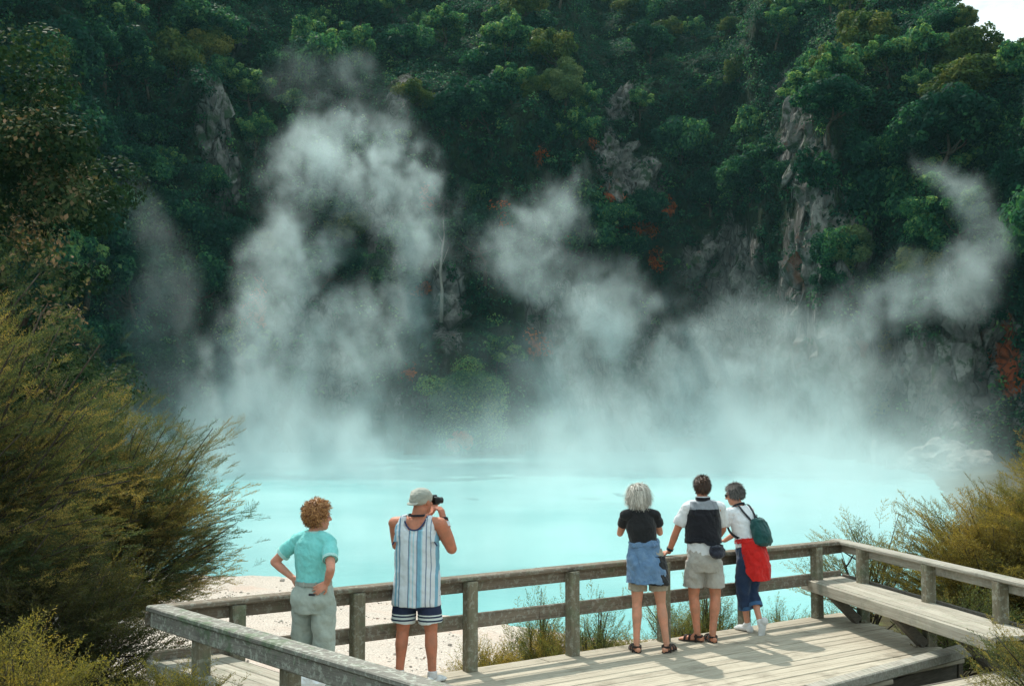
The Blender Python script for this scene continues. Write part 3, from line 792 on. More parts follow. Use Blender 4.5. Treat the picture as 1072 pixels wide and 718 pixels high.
def place_sprays(items, protos, rs):
    """items: (pos, dir, length, tone). Returns V, faces, tone, material index"""
    VL, TL, ML = [], [], []
    for (p, d, L, tone) in items:
        lv, tw = protos[rs.randint(len(protos))]
        d = np.array(d, float); d /= np.linalg.norm(d) + 1e-9
        up = np.array([0, 0, 1.0]) + rs.normal(0, .25, 3)
        s = np.cross(up, d); s /= np.linalg.norm(s) + 1e-9
        u = np.cross(d, s)
        M = np.stack([d, s, u]) * L
        VL.append(lv.reshape(-1, 3) @ M + p); VL.append(tw.reshape(-1, 3) @ M + p)
        TL.append(np.clip(tone + rs.normal(0, .10, len(lv)), 0, 1)); TL.append(np.zeros(len(tw)))
        ML.append(np.zeros(len(lv), int)); ML.append(np.ones(len(tw), int))
    V = np.concatenate(VL); n = len(V) // 4
    return V, np.arange(n * 4).reshape(n, 4), np.concatenate(TL), np.concatenate(ML)

def bush_mesh(name, parts, seed, rad, center, trunk_h, nplume, nspray, lean, spray_len, mat, tone=(0.35, 0.75), protos=None, base=(0, 0, 0), lower=-0.5, shell=0.5, stems=3, fan=0.5, root=None, pad=.30):
    """foliage and woody frame of a tea-tree like bush; rad = (rx, ry, rz) of the crown, plume tips lean along `lean`"""
    rs = np.random.RandomState(seed); protos = protos or PROTO
    rad = np.array(rad, float); center = np.array(center, float); base = np.array(base, float)
    items = []; wood = MB()
    st = []
    for k in range(stems):
        top = center + rs.normal(0, .22, 3) * rad + np.array([0, 0, rad[2] * .35])
        b = base + np.array([rs.normal(0, .12), rs.normal(0, .12), 0])
        mid = (b * .55 + top * .45) + rs.normal(0, .10, 3) * rad
        st.append((b, mid, top))
        pts = [((1 - s) ** 2) * b + 2 * s * (1 - s) * mid + s * s * top for s in np.linspace(0, 1, 9)]
        r0 = 0.006 + 0.034 * rad.max() / stems ** .5
        wood.tube([tuple(p) for p in pts], [r0 * (1 - .8 * s) + .006 for s in np.linspace(0, 1, 9)], 6)
    for k in range(nplume):
        while True:
            v = rs.normal(0, 1, 3); v /= np.linalg.norm(v)
            if v[2] > lower: break
        rr = shell + (1 - shell) * rs.rand() ** .7
        tip = center + v * rad * rr + np.array(lean) * .25 * rs.rand()
        b, mid, top = st[rs.randint(stems)]
        s = np.clip(rs.uniform(.25, .95), 0, 1)
        o = ((1 - s) ** 2) * b + 2 * s * (1 - s) * mid + s * s * top
        if o[2] > tip[2] - .1: 
            s *= .6; o = ((1 - s) ** 2) * b + 2 * s * (1 - s) * mid + s * s * top
        m2 = o * .45 + tip * .55 + np.array([0, 0, -.10]) * rad[2] * rs.rand()
        cur = lambda q: ((1 - q) ** 2) * o + 2 * q * (1 - q) * m2 + q * q * tip
        wood.tube([tuple(cur(q)) for q in np.linspace(0, 1, 6)], [(.003 + .0085 * rad.max()) * (1 - .85 * q) + .002 for q in np.linspace(0, 1, 6)], 5)
        pt = rs.uniform(*tone)
        out = v.copy(); out[2] *= .6
        for i in range(nspray):
            q = 0.42 + .58 * (i + rs.rand()) / nspray
            p = cur(q); tg = cur(min(1, q + .05)) - cur(q - .05); tg /= np.linalg.norm(tg) + 1e-9
            d = tg * .50 + np.array(lean) * .40 + out * .35 + rs.normal(0, fan * .60, 3) * np.array([1, 1, .45]) + np.array([0, 0, .16])
            p = p + rs.normal(0, pad, 3) * np.array([1, 1, .35]) * spray_len
            items.append((p, d, spray_len * rs.uniform(.65, 1.25), np.clip(pt + (q - .7) * .35, 0, 1)))  # tone rises to golden tips: leaf colour and sunlit tops painted together
    V, Fq, T, MI = place_sprays(items, protos, rs)
    return V, Fq, T, MI, wood

def make_bush(name, label, cat, loc, group=None, leafname='foliage', mat=None, **kw):
    V, Fq, T, MI, wood = bush_mesh(name, None, mat=mat, **kw)
    root = empty(name, loc)
    tag(root, label, cat, group)
    mesh_np(leafname, V, Fq, parent=root, attrs={'tone': ('FACE', T)}, mats=[mat, m_bark], midx=MI)
    wood.build('branches', m_bark, root, smooth=True)
    return root

def gz(x, y): return float(ground_z(np.array([x]), np.array([y]))[0])

LB = 'tea tree bushes at the left'
# big bush filling the left edge
make_bush('tea_tree', 'largest olive gold feathery tea tree rising at the left edge above the others', 'tree', (-5.5, 9.9, -0.9), LB, mat=m_kan, seed=3,
          rad=(2.0, 1.4, 2.55), center=(-.05, .1, 2.6), trunk_h=1, nplume=400, nspray=34, lean=(.7, -.05, .06), spray_len=.25, tone=(.12, .98), fan=.8, pad=.55, lower=-.95, shell=.30, stems=5)
make_bush('tea_tree', 'gold tipped tea tree with open lower branches reaching right over the steaming water', 'tree', (-5.15, 12.9, -0.9), LB, mat=m_kan, seed=9,
          rad=(1.55, 1.1, 1.45), center=(.35, 0, 2.20), trunk_h=1, nplume=250, nspray=34, lean=(.75, 0, .10), spray_len=.26, tone=(.25, 1.0), fan=.75, pad=.55, lower=-.8, shell=.3, stems=5)
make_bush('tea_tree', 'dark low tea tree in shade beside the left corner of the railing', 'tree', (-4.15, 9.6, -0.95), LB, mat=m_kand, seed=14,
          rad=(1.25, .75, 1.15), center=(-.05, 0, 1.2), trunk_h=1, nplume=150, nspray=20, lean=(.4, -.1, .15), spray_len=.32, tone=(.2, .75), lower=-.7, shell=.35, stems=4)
make_bush('tea_tree', 'small dry tea tree poking up at the very bottom left corner of the photo', 'tree', (-2.62, 5.8, 0.15), LB, mat=m_kang, seed=17,
          rad=(.50, .45, .42), center=(-.05, 0, .62), trunk_h=1, nplume=44, nspray=12, lean=(.2, 0, .45), spray_len=.25, tone=(.2, .7), lower=-.3, shell=.4, stems=3)
make_bush('tea_tree', 'low sprig of dry tea tree just outside the left bench corner', 'tree', (-2.35, 7.5, -0.2), LB, mat=m_kang, seed=19,
          rad=(.40, .3, .26), center=(0, 0, .62), trunk_h=1, nplume=26, nspray=9, lean=(.1, 0, .45), spray_len=.22, tone=(.1, .6), lower=-.2, shell=.4, stems=3)

RBG = 'golden bushes at the right'
make_bush('golden_bush', 'broad golden brown bush behind the right bench against the pale water', 'bush', (6.3, 14.6, -1.0), RBG, mat=m_kang, seed=23,
          rad=(1.75, 1.2, 1.15), center=(.25, 0, 1.42), trunk_h=1, nplume=170, nspray=22, lean=(-.35, -.05, .50), spray_len=.36, tone=(.25, .85), lower=-.8, shell=.35, stems=5)
make_bush('golden_bush', 'tall golden bush at the right edge rising higher than its neighbour', 'bush', (7.6, 14.2, -0.7), RBG, mat=m_kang, seed=29,
          rad=(1.6, 1.2, 1.3), center=(.2, 0, 1.75), trunk_h=1, nplume=170, nspray=22, lean=(-.25, -.05, .55), spray_len=.36, tone=(.25, .85), lower=-.8, shell=.35, stems=5)
make_bush('golden_bush', 'thin twiggy bush reaching left over the corner of the railing', 'bush', (4.85, 14.9, -1.0), RBG, mat=m_kang, seed=31, protos=PROTO_THIN,
          rad=(.95, .7, 1.0), center=(-.05, 0, 1.30), trunk_h=1, nplume=34, nspray=9, lean=(-.55, 0, .35), spray_len=.34, tone=(.2, .8), lower=-.4, shell=.35, stems=5, fan=.35)
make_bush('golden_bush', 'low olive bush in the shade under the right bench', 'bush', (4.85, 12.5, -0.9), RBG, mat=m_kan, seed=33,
          rad=(.75, .9, .55), center=(.15, 0, .75), trunk_h=1, nplume=46, nspray=14, lean=(0, -.05, .4), spray_len=.30, tone=(.3, .8), lower=-.8, shell=.3, stems=4)
make_bush('golden_bush', 'sparse twiggy brush in front of the bench at the bottom right', 'bush', (4.55, 9.15, -0.5), RBG, mat=m_kan, seed=37, protos=PROTO_THIN,
          rad=(.75, .5, .70), center=(0, 0, .85), trunk_h=1, nplume=40, nspray=10, lean=(-.15, 0, .6), spray_len=.26, tone=(.35, .9), lower=-.6, shell=.3, stems=6, fan=.3)
make_bush('golden_bush', 'small dry brush at the bottom edge in front of the boardwalk', 'bush', (3.95, 8.6, -0.5), RBG, mat=m_kang, seed=39, protos=PROTO_THIN,
          rad=(.45, .35, .42), center=(0, 0, .50), trunk_h=1, nplume=22, nspray=9, lean=(-.15, 0, .6), spray_len=.22, tone=(.25, .8), lower=-.6, shell=.3, stems=5, fan=.3)

# young shrubs behind the front railing
SH = []
for i, (seed, rad, mat, tone) in enumerate([(61, (.36, .3, .46), m_shr, (.1, .7)), (64, (.30, .3, .34), m_shr, (.45, .95)), (67, (.42, .3, .55), m_shr, (0, .5)), (71, (.30, .3, .26), m_kang, (.3, .9))]):
    r = make_bush('shoreline_shrub', 'young open yellow green shrub growing on the bank behind the front railing', 'shrub', (0, 0, -50), 'young shrubs behind the front railing', mat=mat, seed=seed, protos=PROTO_THIN,
                  rad=rad, center=(0, 0, rad[2] * 1.05), trunk_h=1, nplume=52, nspray=9, lean=(0, 0, .6), spray_len=.20, tone=tone, lower=-.7, shell=.3, stems=6, fan=.32)
    SH.append(r)
shr = [(452, 700, 3, .8), (475, 694, 1, .9), (506, 690, 1, 1.1), (522, 690, 3, .9), (560, 683, 2, 1.0), (578, 682, 1, 1.1), (545, 684, 3, .9), (603, 678, 1, .9), (628, 672, 0, 1.1), (648, 668, 1, 1.2), (660, 670, 3, 1.0),
       (705, 655, 0, 1.25), (722, 655, 1, 1.2), (690, 660, 1, 1.0), (745, 650, 2, 1.1), (762, 648, 1, 1.0), (812, 640, 2, 1.05), (835, 635, 0, 1.25), (800, 642, 1, .9), (862, 625, 1, 1.2), (780, 645, 3, .9), (850, 632, 3, 1.1),
       (880, 620, 0, 1.2), (618, 674, 2, 1.1)]
used = set()
for i, (px, py, k, s) in enumerate(shr):
    # just outside the front edge, at the foot row seen in the photo
    x = None
    ray = at(px, py, -0.05)
    out = random.uniform(.45, 1.3)
    q = (Vector((ray.x, ray.y, 0)) - Lc); q = Lc + FD * q.dot(FD) + FNRM * out
    # keep the photo column
    q.x = (px - CX) / F * q.y
    o = SH[k] if k not in used else copy_tree(SH[k]); used.add(k)
    zz = gz(q.x, q.y)
    o.location = (q.x, q.y, zz - .02); o.rotation_euler = (0, 0, random.uniform(0, 6.28)); s *= .95; o.scale = (s * 1.15, s * 1.15, s * (1 + .28 * random.random()))

# ---------------- broad-leaved crowns
def crown_arrays(seed, R, nl, per, leaf, squash=0.8, lump=(.28, .46), tone=(.2, .7), asp=.62, disp=.98):
    rs = np.random.RandomState(seed)
    Vs, Ts = [], []
    for k in range(nl):
        v = rs.normal(0, 1, 3); v /= np.linalg.norm(v); v[2] = abs(v[2]) * 1.0 if rs.rand() < .65 else v[2] * .6
        c = v * R * rs.uniform(.30, disp) * np.array([1, 1, squash])
        r = R * rs.uniform(*lump)
        n = int(per * (r / (R * .37)) ** 2)
        d = rs.normal(0, 1, (n, 3)); d /= np.linalg.norm(d, axis=1, keepdims=True)
        rr = r * (1 - .35 * rs.rand(n) ** 2)[:, None] * np.where(rs.rand(n) < .12, 1.22, 1)[:, None]
        P = c + d * rr * np.array([1, 1, .82])
        nr = d + np.array([0, 0, .5]) + rs.normal(0, .55, (n, 3)); nr /= np.linalg.norm(nr, axis=1, keepdims=True)
        a = np.cross(nr, rs.normal(0, 1, (n, 3))); a /= np.linalg.norm(a, axis=1, keepdims=True) + 1e-9
        b = np.cross(nr, a)
        l = leaf * rs.uniform(.6, 1.35, n)[:, None]
        dr = np.array([0, 0, -.25]) * l
        Vs.append(np.stack([P - a * l, P + b * l * asp, P + a * l + dr, P - b * l * asp], 1).reshape(-1, 3))
        Ts.append(np.clip(rs.uniform(*tone) + rs.normal(0, .13, n), 0, 1))
    V = np.concatenate(Vs); n = len(V) // 4
    return V, np.arange(n * 4).reshape(n, 4), np.concatenate(Ts)

def trunk_mb(rs, h, r, R, nb=5):
    mb = MB()
    pts = [(0, 0, -1.0), (rs.normal(0, .12), rs.normal(0, .12), h * .4), (rs.normal(0, .25), rs.normal(0, .25), h * .8), (rs.normal(0, .3), rs.normal(0, .3), h + R * .4)]
    mb.tube(pts, [r * 1.3, r, r * .75, r * .3], 7)
    for k in range(nb):
        a = rs.uniform(0, 6.28); s = rs.uniform(.6, 1.0)
        p = np.array(pts[1]) * (1 - s) + np.array(pts[2]) * s
        q = p + np.array([math.cos(a) * R * .6, math.sin(a) * R * .6, R * rs.uniform(.2, .6)])
        mb.tube([tuple(p), tuple((p + q) / 2 + np.array([0, 0, -.1 * R])), tuple(q)], [r * .5, r * .35, r * .12], 5)
    return mb

def make_tree(name, label, cat, loc, R, h, mat, seed, nl=16, per=130, leaf=.3, group=None, tone=(.2, .7), squash=.8, r=.16, lump=(.28, .46), low=0):
    rs = np.random.RandomState(seed)
    root = empty(name, loc); tag(root, label, cat, group)
    V, Fq, T = crown_arrays(seed, R, nl, per, leaf, squash, lump, tone)
    if low: V = np.concatenate([V, V * np.array([.9, .9, .8]) + np.array([.3, .3, -R * squash * low])]); Fq = np.arange(len(V)).reshape(-1, 4); T = np.concatenate([T, T[::-1]])
    V = V + np.array([0, 0, h + R * squash * .45])
    mesh_np('crown', V, Fq, mat, root, {'tone': ('FACE', T)})
    trunk_mb(rs, h, r, R * (.4 if low else 1)).build('trunk', m_bark, root, smooth=True)
    return root

# cliff trees: a handful of kinds, copied along the wall
CT = 'trees crowding the shaded cliff'
KT = []
LAB = ['dark green rounded forest tree on the cliff, one of many alike', 'deep green spreading forest tree on the cliff wall, one of many alike', 'forest tree on the cliff, sunlight put into its mid green colour, one of many alike', 'forest tree high on the cliff, sunlight put into its olive yellow colour']
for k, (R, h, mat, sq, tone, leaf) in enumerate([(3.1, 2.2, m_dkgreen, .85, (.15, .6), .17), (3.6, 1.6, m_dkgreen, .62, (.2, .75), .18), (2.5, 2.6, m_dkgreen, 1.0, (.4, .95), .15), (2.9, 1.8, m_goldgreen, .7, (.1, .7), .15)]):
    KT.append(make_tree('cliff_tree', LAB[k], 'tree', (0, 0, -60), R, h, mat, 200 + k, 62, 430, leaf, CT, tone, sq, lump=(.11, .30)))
rs = np.random.RandomState(77)
spots = []
tries = 0
while len(spots) < 215 and tries < 9000:
    tries += 1
    u = rs.uniform(-60, 1150); vmax = 430 if u < 620 else 330
    v = rs.uniform(-40, 1) if rs.rand() < .12 else rs.uniform(-20, vmax) 
    z = cliff_z_for_row(u, v)
    P, N, rk, vv = cliff_pt([u], [z])
    if rk[0] > .42 or z < 1.5: continue
    P = P[0]; N = N[0]
    if N[2] < 0.10 and rs.rand() < .6: continue
    if any((P[0] - q[0][0]) ** 2 + (P[1] - q[0][1]) ** 2 + (P[2] - q[0][2]) ** 2 < 3.0 ** 2 for q in spots): continue
    spots.append((P, u, vv[0]))
# crest trees along the skyline at the right
for u in (792, 803, 826, 838, 850, 965, 978, 990, 1003, 1018, 1034, 1046, 1060, 1076, 1092):
    P, N, rk, vv = cliff_pt([u], [float(crest_z(u)) - .8]); spots.append((P[0], u, vv[0]))
first = set()
def z_of(P, u): return crest_z(u) - P[2] if (u > 960 or 795 < u < 842) else 99
for (P, u, v) in spots:
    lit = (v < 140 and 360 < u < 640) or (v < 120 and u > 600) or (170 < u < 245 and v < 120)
    k = rs.choice([0, 1, 2, 3], p=[.1, .15, .35, .4] if lit else [.42, .38, .17, .03])  # paler leaf kinds picked in lit zones, sunlight put into the leaf colour
    s = rs.uniform(.6, 1.45) if z_of(P, u) > 5 else rs.uniform(.35, .6)
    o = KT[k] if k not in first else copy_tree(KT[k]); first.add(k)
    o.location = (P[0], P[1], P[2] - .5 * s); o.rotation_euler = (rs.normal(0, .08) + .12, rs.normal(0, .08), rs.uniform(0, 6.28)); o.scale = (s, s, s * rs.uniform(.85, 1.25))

def on_cliff(u, v, dz=0.0):
    P, N, rk, vv = cliff_pt([u], [cliff_z_for_row(u, v)]); return (float(P[0][0]), float(P[0][1]), float(P[0][2]) + dz)
make_tree('cliff_tree', 'pale green sunlit tree standing out on the ledge left of the dark recess', 'tree', on_cliff(592, 112), 2.6, 2.0, m_ltgreen, 301, 28, 420, .16, None, (.3, .9), 1.15)
make_tree('cliff_tree', 'pale leafy young tree in front of the right rock buttress', 'tree', on_cliff(893, 300), 2.3, 2.0, m_ltgreen, 302, 26, 420, .13, None, (.2, .8), 1.25)
make_tree('cliff_tree', 'narrow dark green pointed tree left of the right hand steam wisp', 'tree', on_cliff(985, 280), 2.3, 1.0, m_dkgreen, 303, 36, 430, .15, None, (.3, .8), 2.1)
make_tree('cliff_tree', 'golden rounded tree on top of the pale rock face at upper left', 'tree', on_cliff(208, 62), 3.2, 1.0, m_goldgreen, 304, 34, 430, .15, None, (.4, 1.0), .7)
make_tree('cliff_tree', 'small yellow green bush on the pale rock near the lake at right', 'bush', on_cliff(915, 440), 1.5, .4, m_goldgreen, 305, 18, 300, .11, None, (.4, 1.0), .9)
make_tree('cliff_tree', 'dark green leafy mound low on the far bank between the steam plumes', 'bush', (at_d(486, 440, 117).x, 117, -1.6), 4.3, 3.4, m_dkgreen, 306, 60, 560, .14, None, (.5, 1.0), .95, low=.85)
make_tree('cliff_tree', 'orange red bush at the foot of the dark green mound on the far bank', 'bush', (at_d(484, 440, 112.5).x, 112.0, -1.3), 1.5, .3, m_redleaf, 307, 14, 220, .10, None, (.3, .9), .7)
make_tree('cliff_tree', 'small olive bush beside the pale rock above the right shore', 'bush', on_cliff(925, 372), 1.6, .4, m_goldgreen, 308, 18, 300, .11, None, (.3, .9), 1.0)
make_tree('skyline_tree', 'tall flat topped tree standing alone against the sky at upper right', 'tree', on_cliff(1003, 40, -.5), 1.9, 2.2, m_dkgreen, 309, 18, 260, .14, None, (.3, .8), .45)
dead = MB(); dead.tube([(0, 0, -1), (.1, 0, 3), (-.12, 0, 5), (.10, .1, 8), (.35, .1, 9.6), (.2, .1, 11.5)], [.26, .20, .17, .13, .08, .04], 7)
dead.tube([(.1, 0, 6), (.9, .2, 8.2)], [.07, .02], 5); dead.tube([(.2, 0, 8.6), (-.5, .2, 9.9)], [.06, .02], 5); dead.tube([(-.1, 0, 4.6), (-.9, .2, 5.8), (-1.0, .2, 6.6)], [.07, .04, .02], 5)
pz = on_cliff(462, 330); do = dead.build('dead_trunk', m_deadwood, None, smooth=True, origin=(0, 0, 0)); do.location = (pz[0], pz[1] - 1.0, pz[2])
tag(do, 'bleached dead tree trunk standing in the steam at the cliff foot', 'dead tree')

# tree with bronze leaves at upper left, nearer than the cliff
bx = at_d(22, 205, 27)
make_tree('bronze_tree', 'dark bronze leaved tree overhanging at the upper left edge, nearer than the cliff', 'tree', (bx.x - .6, bx.y, gz(bx.x - .6, bx.y)), 3.3, bx.z - gz(bx.x - .6, bx.y) - 1.9, m_rusty, 320, 90, 900, .070, None, (.1, .9), 1.25, .22, (.12, .28), low=1.25)

# undergrowth over the whole wall: leaf clumps too many to count
nC = 11500
u = RS.uniform(-120, 1220, nC * 2); z = crest_z(u) * RS.rand(nC * 2) ** .85 - .5
P, N, rk, vv = cliff_pt(u, z)
keep = (RS.rand(nC * 2) > np.clip(rk * 1.35 - .15, 0, .95)) & (P[:, 2] > -1.2) & (vv > -70)
P, N, vv, uu = P[keep][:nC], N[keep][:nC], vv[keep][:nC], u[keep][:nC]
nl = 46
n = len(P)
rad = RS.uniform(.55, 1.5, n)[:, None]
d = RS.normal(0, 1, (n, nl, 3)); d /= np.linalg.norm(d, axis=2, keepdims=True)
Cn = P + N * rad * .35
L = Cn[:, None, :] + d * (rad * 1.0)[:, None, :] * RS.uniform(.5, 1.05, (n, nl, 1)) * np.array([1, 1, .75])
L = L.reshape(-1, 3); m = len(L)
nr = d.reshape(-1, 3) * .7 + np.repeat(N, nl, 0) * .6 + np.array([0, 0, .5]) + RS.normal(0, .4, (m, 3)); nr /= np.linalg.norm(nr, axis=1, keepdims=True)
a = np.cross(nr, RS.normal(0, 1, (m, 3))); a /= np.linalg.norm(a, axis=1, keepdims=True) + 1e-9
b = np.cross(nr, a); l = RS.uniform(.10, .25, m)[:, None]
V = np.stack([L - a * l, L + b * l * .6, L + a * l, L - b * l * .6], 1).reshape(-1, 3)
tone = np.clip(np.repeat(RS.uniform(.05, .62, n) + .25 * (RS.rand(n) < .12), nl) + RS.normal(0, .12, m), 0, 1)
red = np.repeat((blobs(RUST, uu, vv) > .38) & (RS.rand(n) < .75), nl)
cv = mesh_np('cliff_undergrowth', V, np.arange(m * 4).reshape(m, 4), attrs={'tone': ('FACE', tone)}, mats=[m_dkgreen, m_redleaf], midx=red.astype(int))
tag(cv, 'mass of dark green undergrowth and ferns clinging to the cliff', 'undergrowth', kind='stuff')

# fractured rock blocks where the cliff is bare
rsr = np.random.RandomState(31)
ru = rsr.uniform(60, 1150, 9000); rz = rsr.uniform(-1, 60, 9000)
P, N, rk, vv = cliff_pt(ru, rz)
main = blobs(ROCK, ru, vv)
sel = np.where((main > .58) & (rsr.rand(9000) < .55) & (P[:, 2] > -1))[0][:950]
bmr = bmesh.new()
for i in sel:
    r = rsr.uniform(.7, 2.2) * (1.2 if rsr.rand() < .2 else 1)
    c = P[i] - N[i] * r * .35
    ax = np.array([r * rsr.uniform(.6, 1.0), r * rsr.uniform(.6, 1.0), r * rsr.uniform(1.0, 2.0)])
    Q = rsr.normal(0, 1, (13, 3)); Q /= np.linalg.norm(Q, axis=1, keepdims=True)
    Rm = np.array(Euler((rsr.normal(0, .25), rsr.normal(0, .25), rsr.uniform(0, 6.28))).to_matrix())
    Q = (Q * ax * rsr.uniform(.8, 1.1, (13, 1))) @ Rm.T + c
    vs_ = [bmr.verts.new(tuple(q)) for q in Q]
    res = bmesh.ops.convex_hull(bmr, input=vs_)
    bmesh.ops.delete(bmr, geom=[g for g in res['geom_interior'] if isinstance(g, bmesh.types.BMVert)], context='VERTS')
bmesh.ops.subdivide_edges(bmr, edges=bmr.edges[:], cuts=2, use_grid_fill=True)
for v in bmr.verts:
    n_ = mnoise.fractal(v.co * .9, .7, 2.1, 4) * .22
    v.co += Vector((n_ * .8, -n_, mnoise.noise(v.co * 1.7) * .12))
me = bpy.data.meshes.new('rock_outcrop'); bmr.to_mesh(me); bmr.free()
m_crag, t = material('fractured_grey_rock'); pc = t.coord('Object')
n1 = t.noise(pc, .5, 8, .65, .6); n2 = t.noise(t.mapping(pc, (1, 1, .5)), 2.2, 7, .68)
rk_ = t.ramp(n1, [(.3, (.05, .05, .046)), (.47, (.12, .117, .108)), (.6, (.25, .24, .22)), (.75, (.085, .08, .075))])
rk_ = t.mix(t.maprange(n2, .5, .68, 0, .8), rk_, (.05, .05, .045))
rk_ = t.mix(t.maprange(t.noise(pc, .7, 6, .65), .49, .60, 0, .9), rk_, (.022, .05, .022))
rk_ = t.mix(t.maprange(t.noise(t.mapping(pc, (1, 1, .6)), .22, 5, .6), .60, .70, 0, .55), rk_, (.24, .08, .045))
finish(t, rk_, .95, t.bump(t.math('ADD', n2, n1), .9, .35), .1)
me.materials.append(m_crag)
tag(link(bpy.data.objects.new('rock_outcrop', me)), kind='structure')

# pebbles and crust fragments on the sand
rsp = np.random.RandomState(41); VV, FF, k = [], [], 0
ico = bmesh.new(); bmesh.ops.create_icosphere(ico, subdivisions=1, radius=1); iv = np.array([v.co[:] for v in ico.verts]); fi = np.array([[v.index for v in f.verts] for f in ico.faces]); ico.free()
px = rsp.uniform(-9, 3.5, 5200); py = rsp.uniform(11, 31, 5200); zz = ground_z(px, py); sdv = lake_sd(px, py)
for x, y, z, s_ in zip(px, py, zz, sdv):
    if s_ < .15 or rsp.rand() > .12 + .45 * (mnoise.noise(Vector((x * .5, y * .5, 3))) > 0): continue
    r = rsp.uniform(.010, .026) * (1 if rsp.rand() < .93 else 2.6)
    VV.append(iv * r * rsp.uniform(.6, 1.3, 3) * (1 + rsp.normal(0, .15, iv.shape)) + np.array([x, y, z + r * .15])); FF.append(fi + k); k += len(iv)
m_peb, t = material('mixed_pebbles'); isl = t.node('ShaderNodeNewGeometry').outputs['Random Per Island']
finish(t, t.ramp(isl, [(0, (.30, .26, .22)), (.5, (.42, .37, .32)), (.85, (.58, .52, .46)), (1, (.30, .20, .15))]), .9, None, .15)
pb = mesh_np('pebbles', np.concatenate(VV), np.concatenate(FF), m_peb); tag(pb, 'scattered pebbles and crust fragments on the pale sand', 'pebbles', kind='stuff')
# ------------------------------------------------------------------ people
def V3(*a): return np.array(a, float)
def unit(v):
    v = np.array(v, float); return v / (np.linalg.norm(v) + 1e-12)

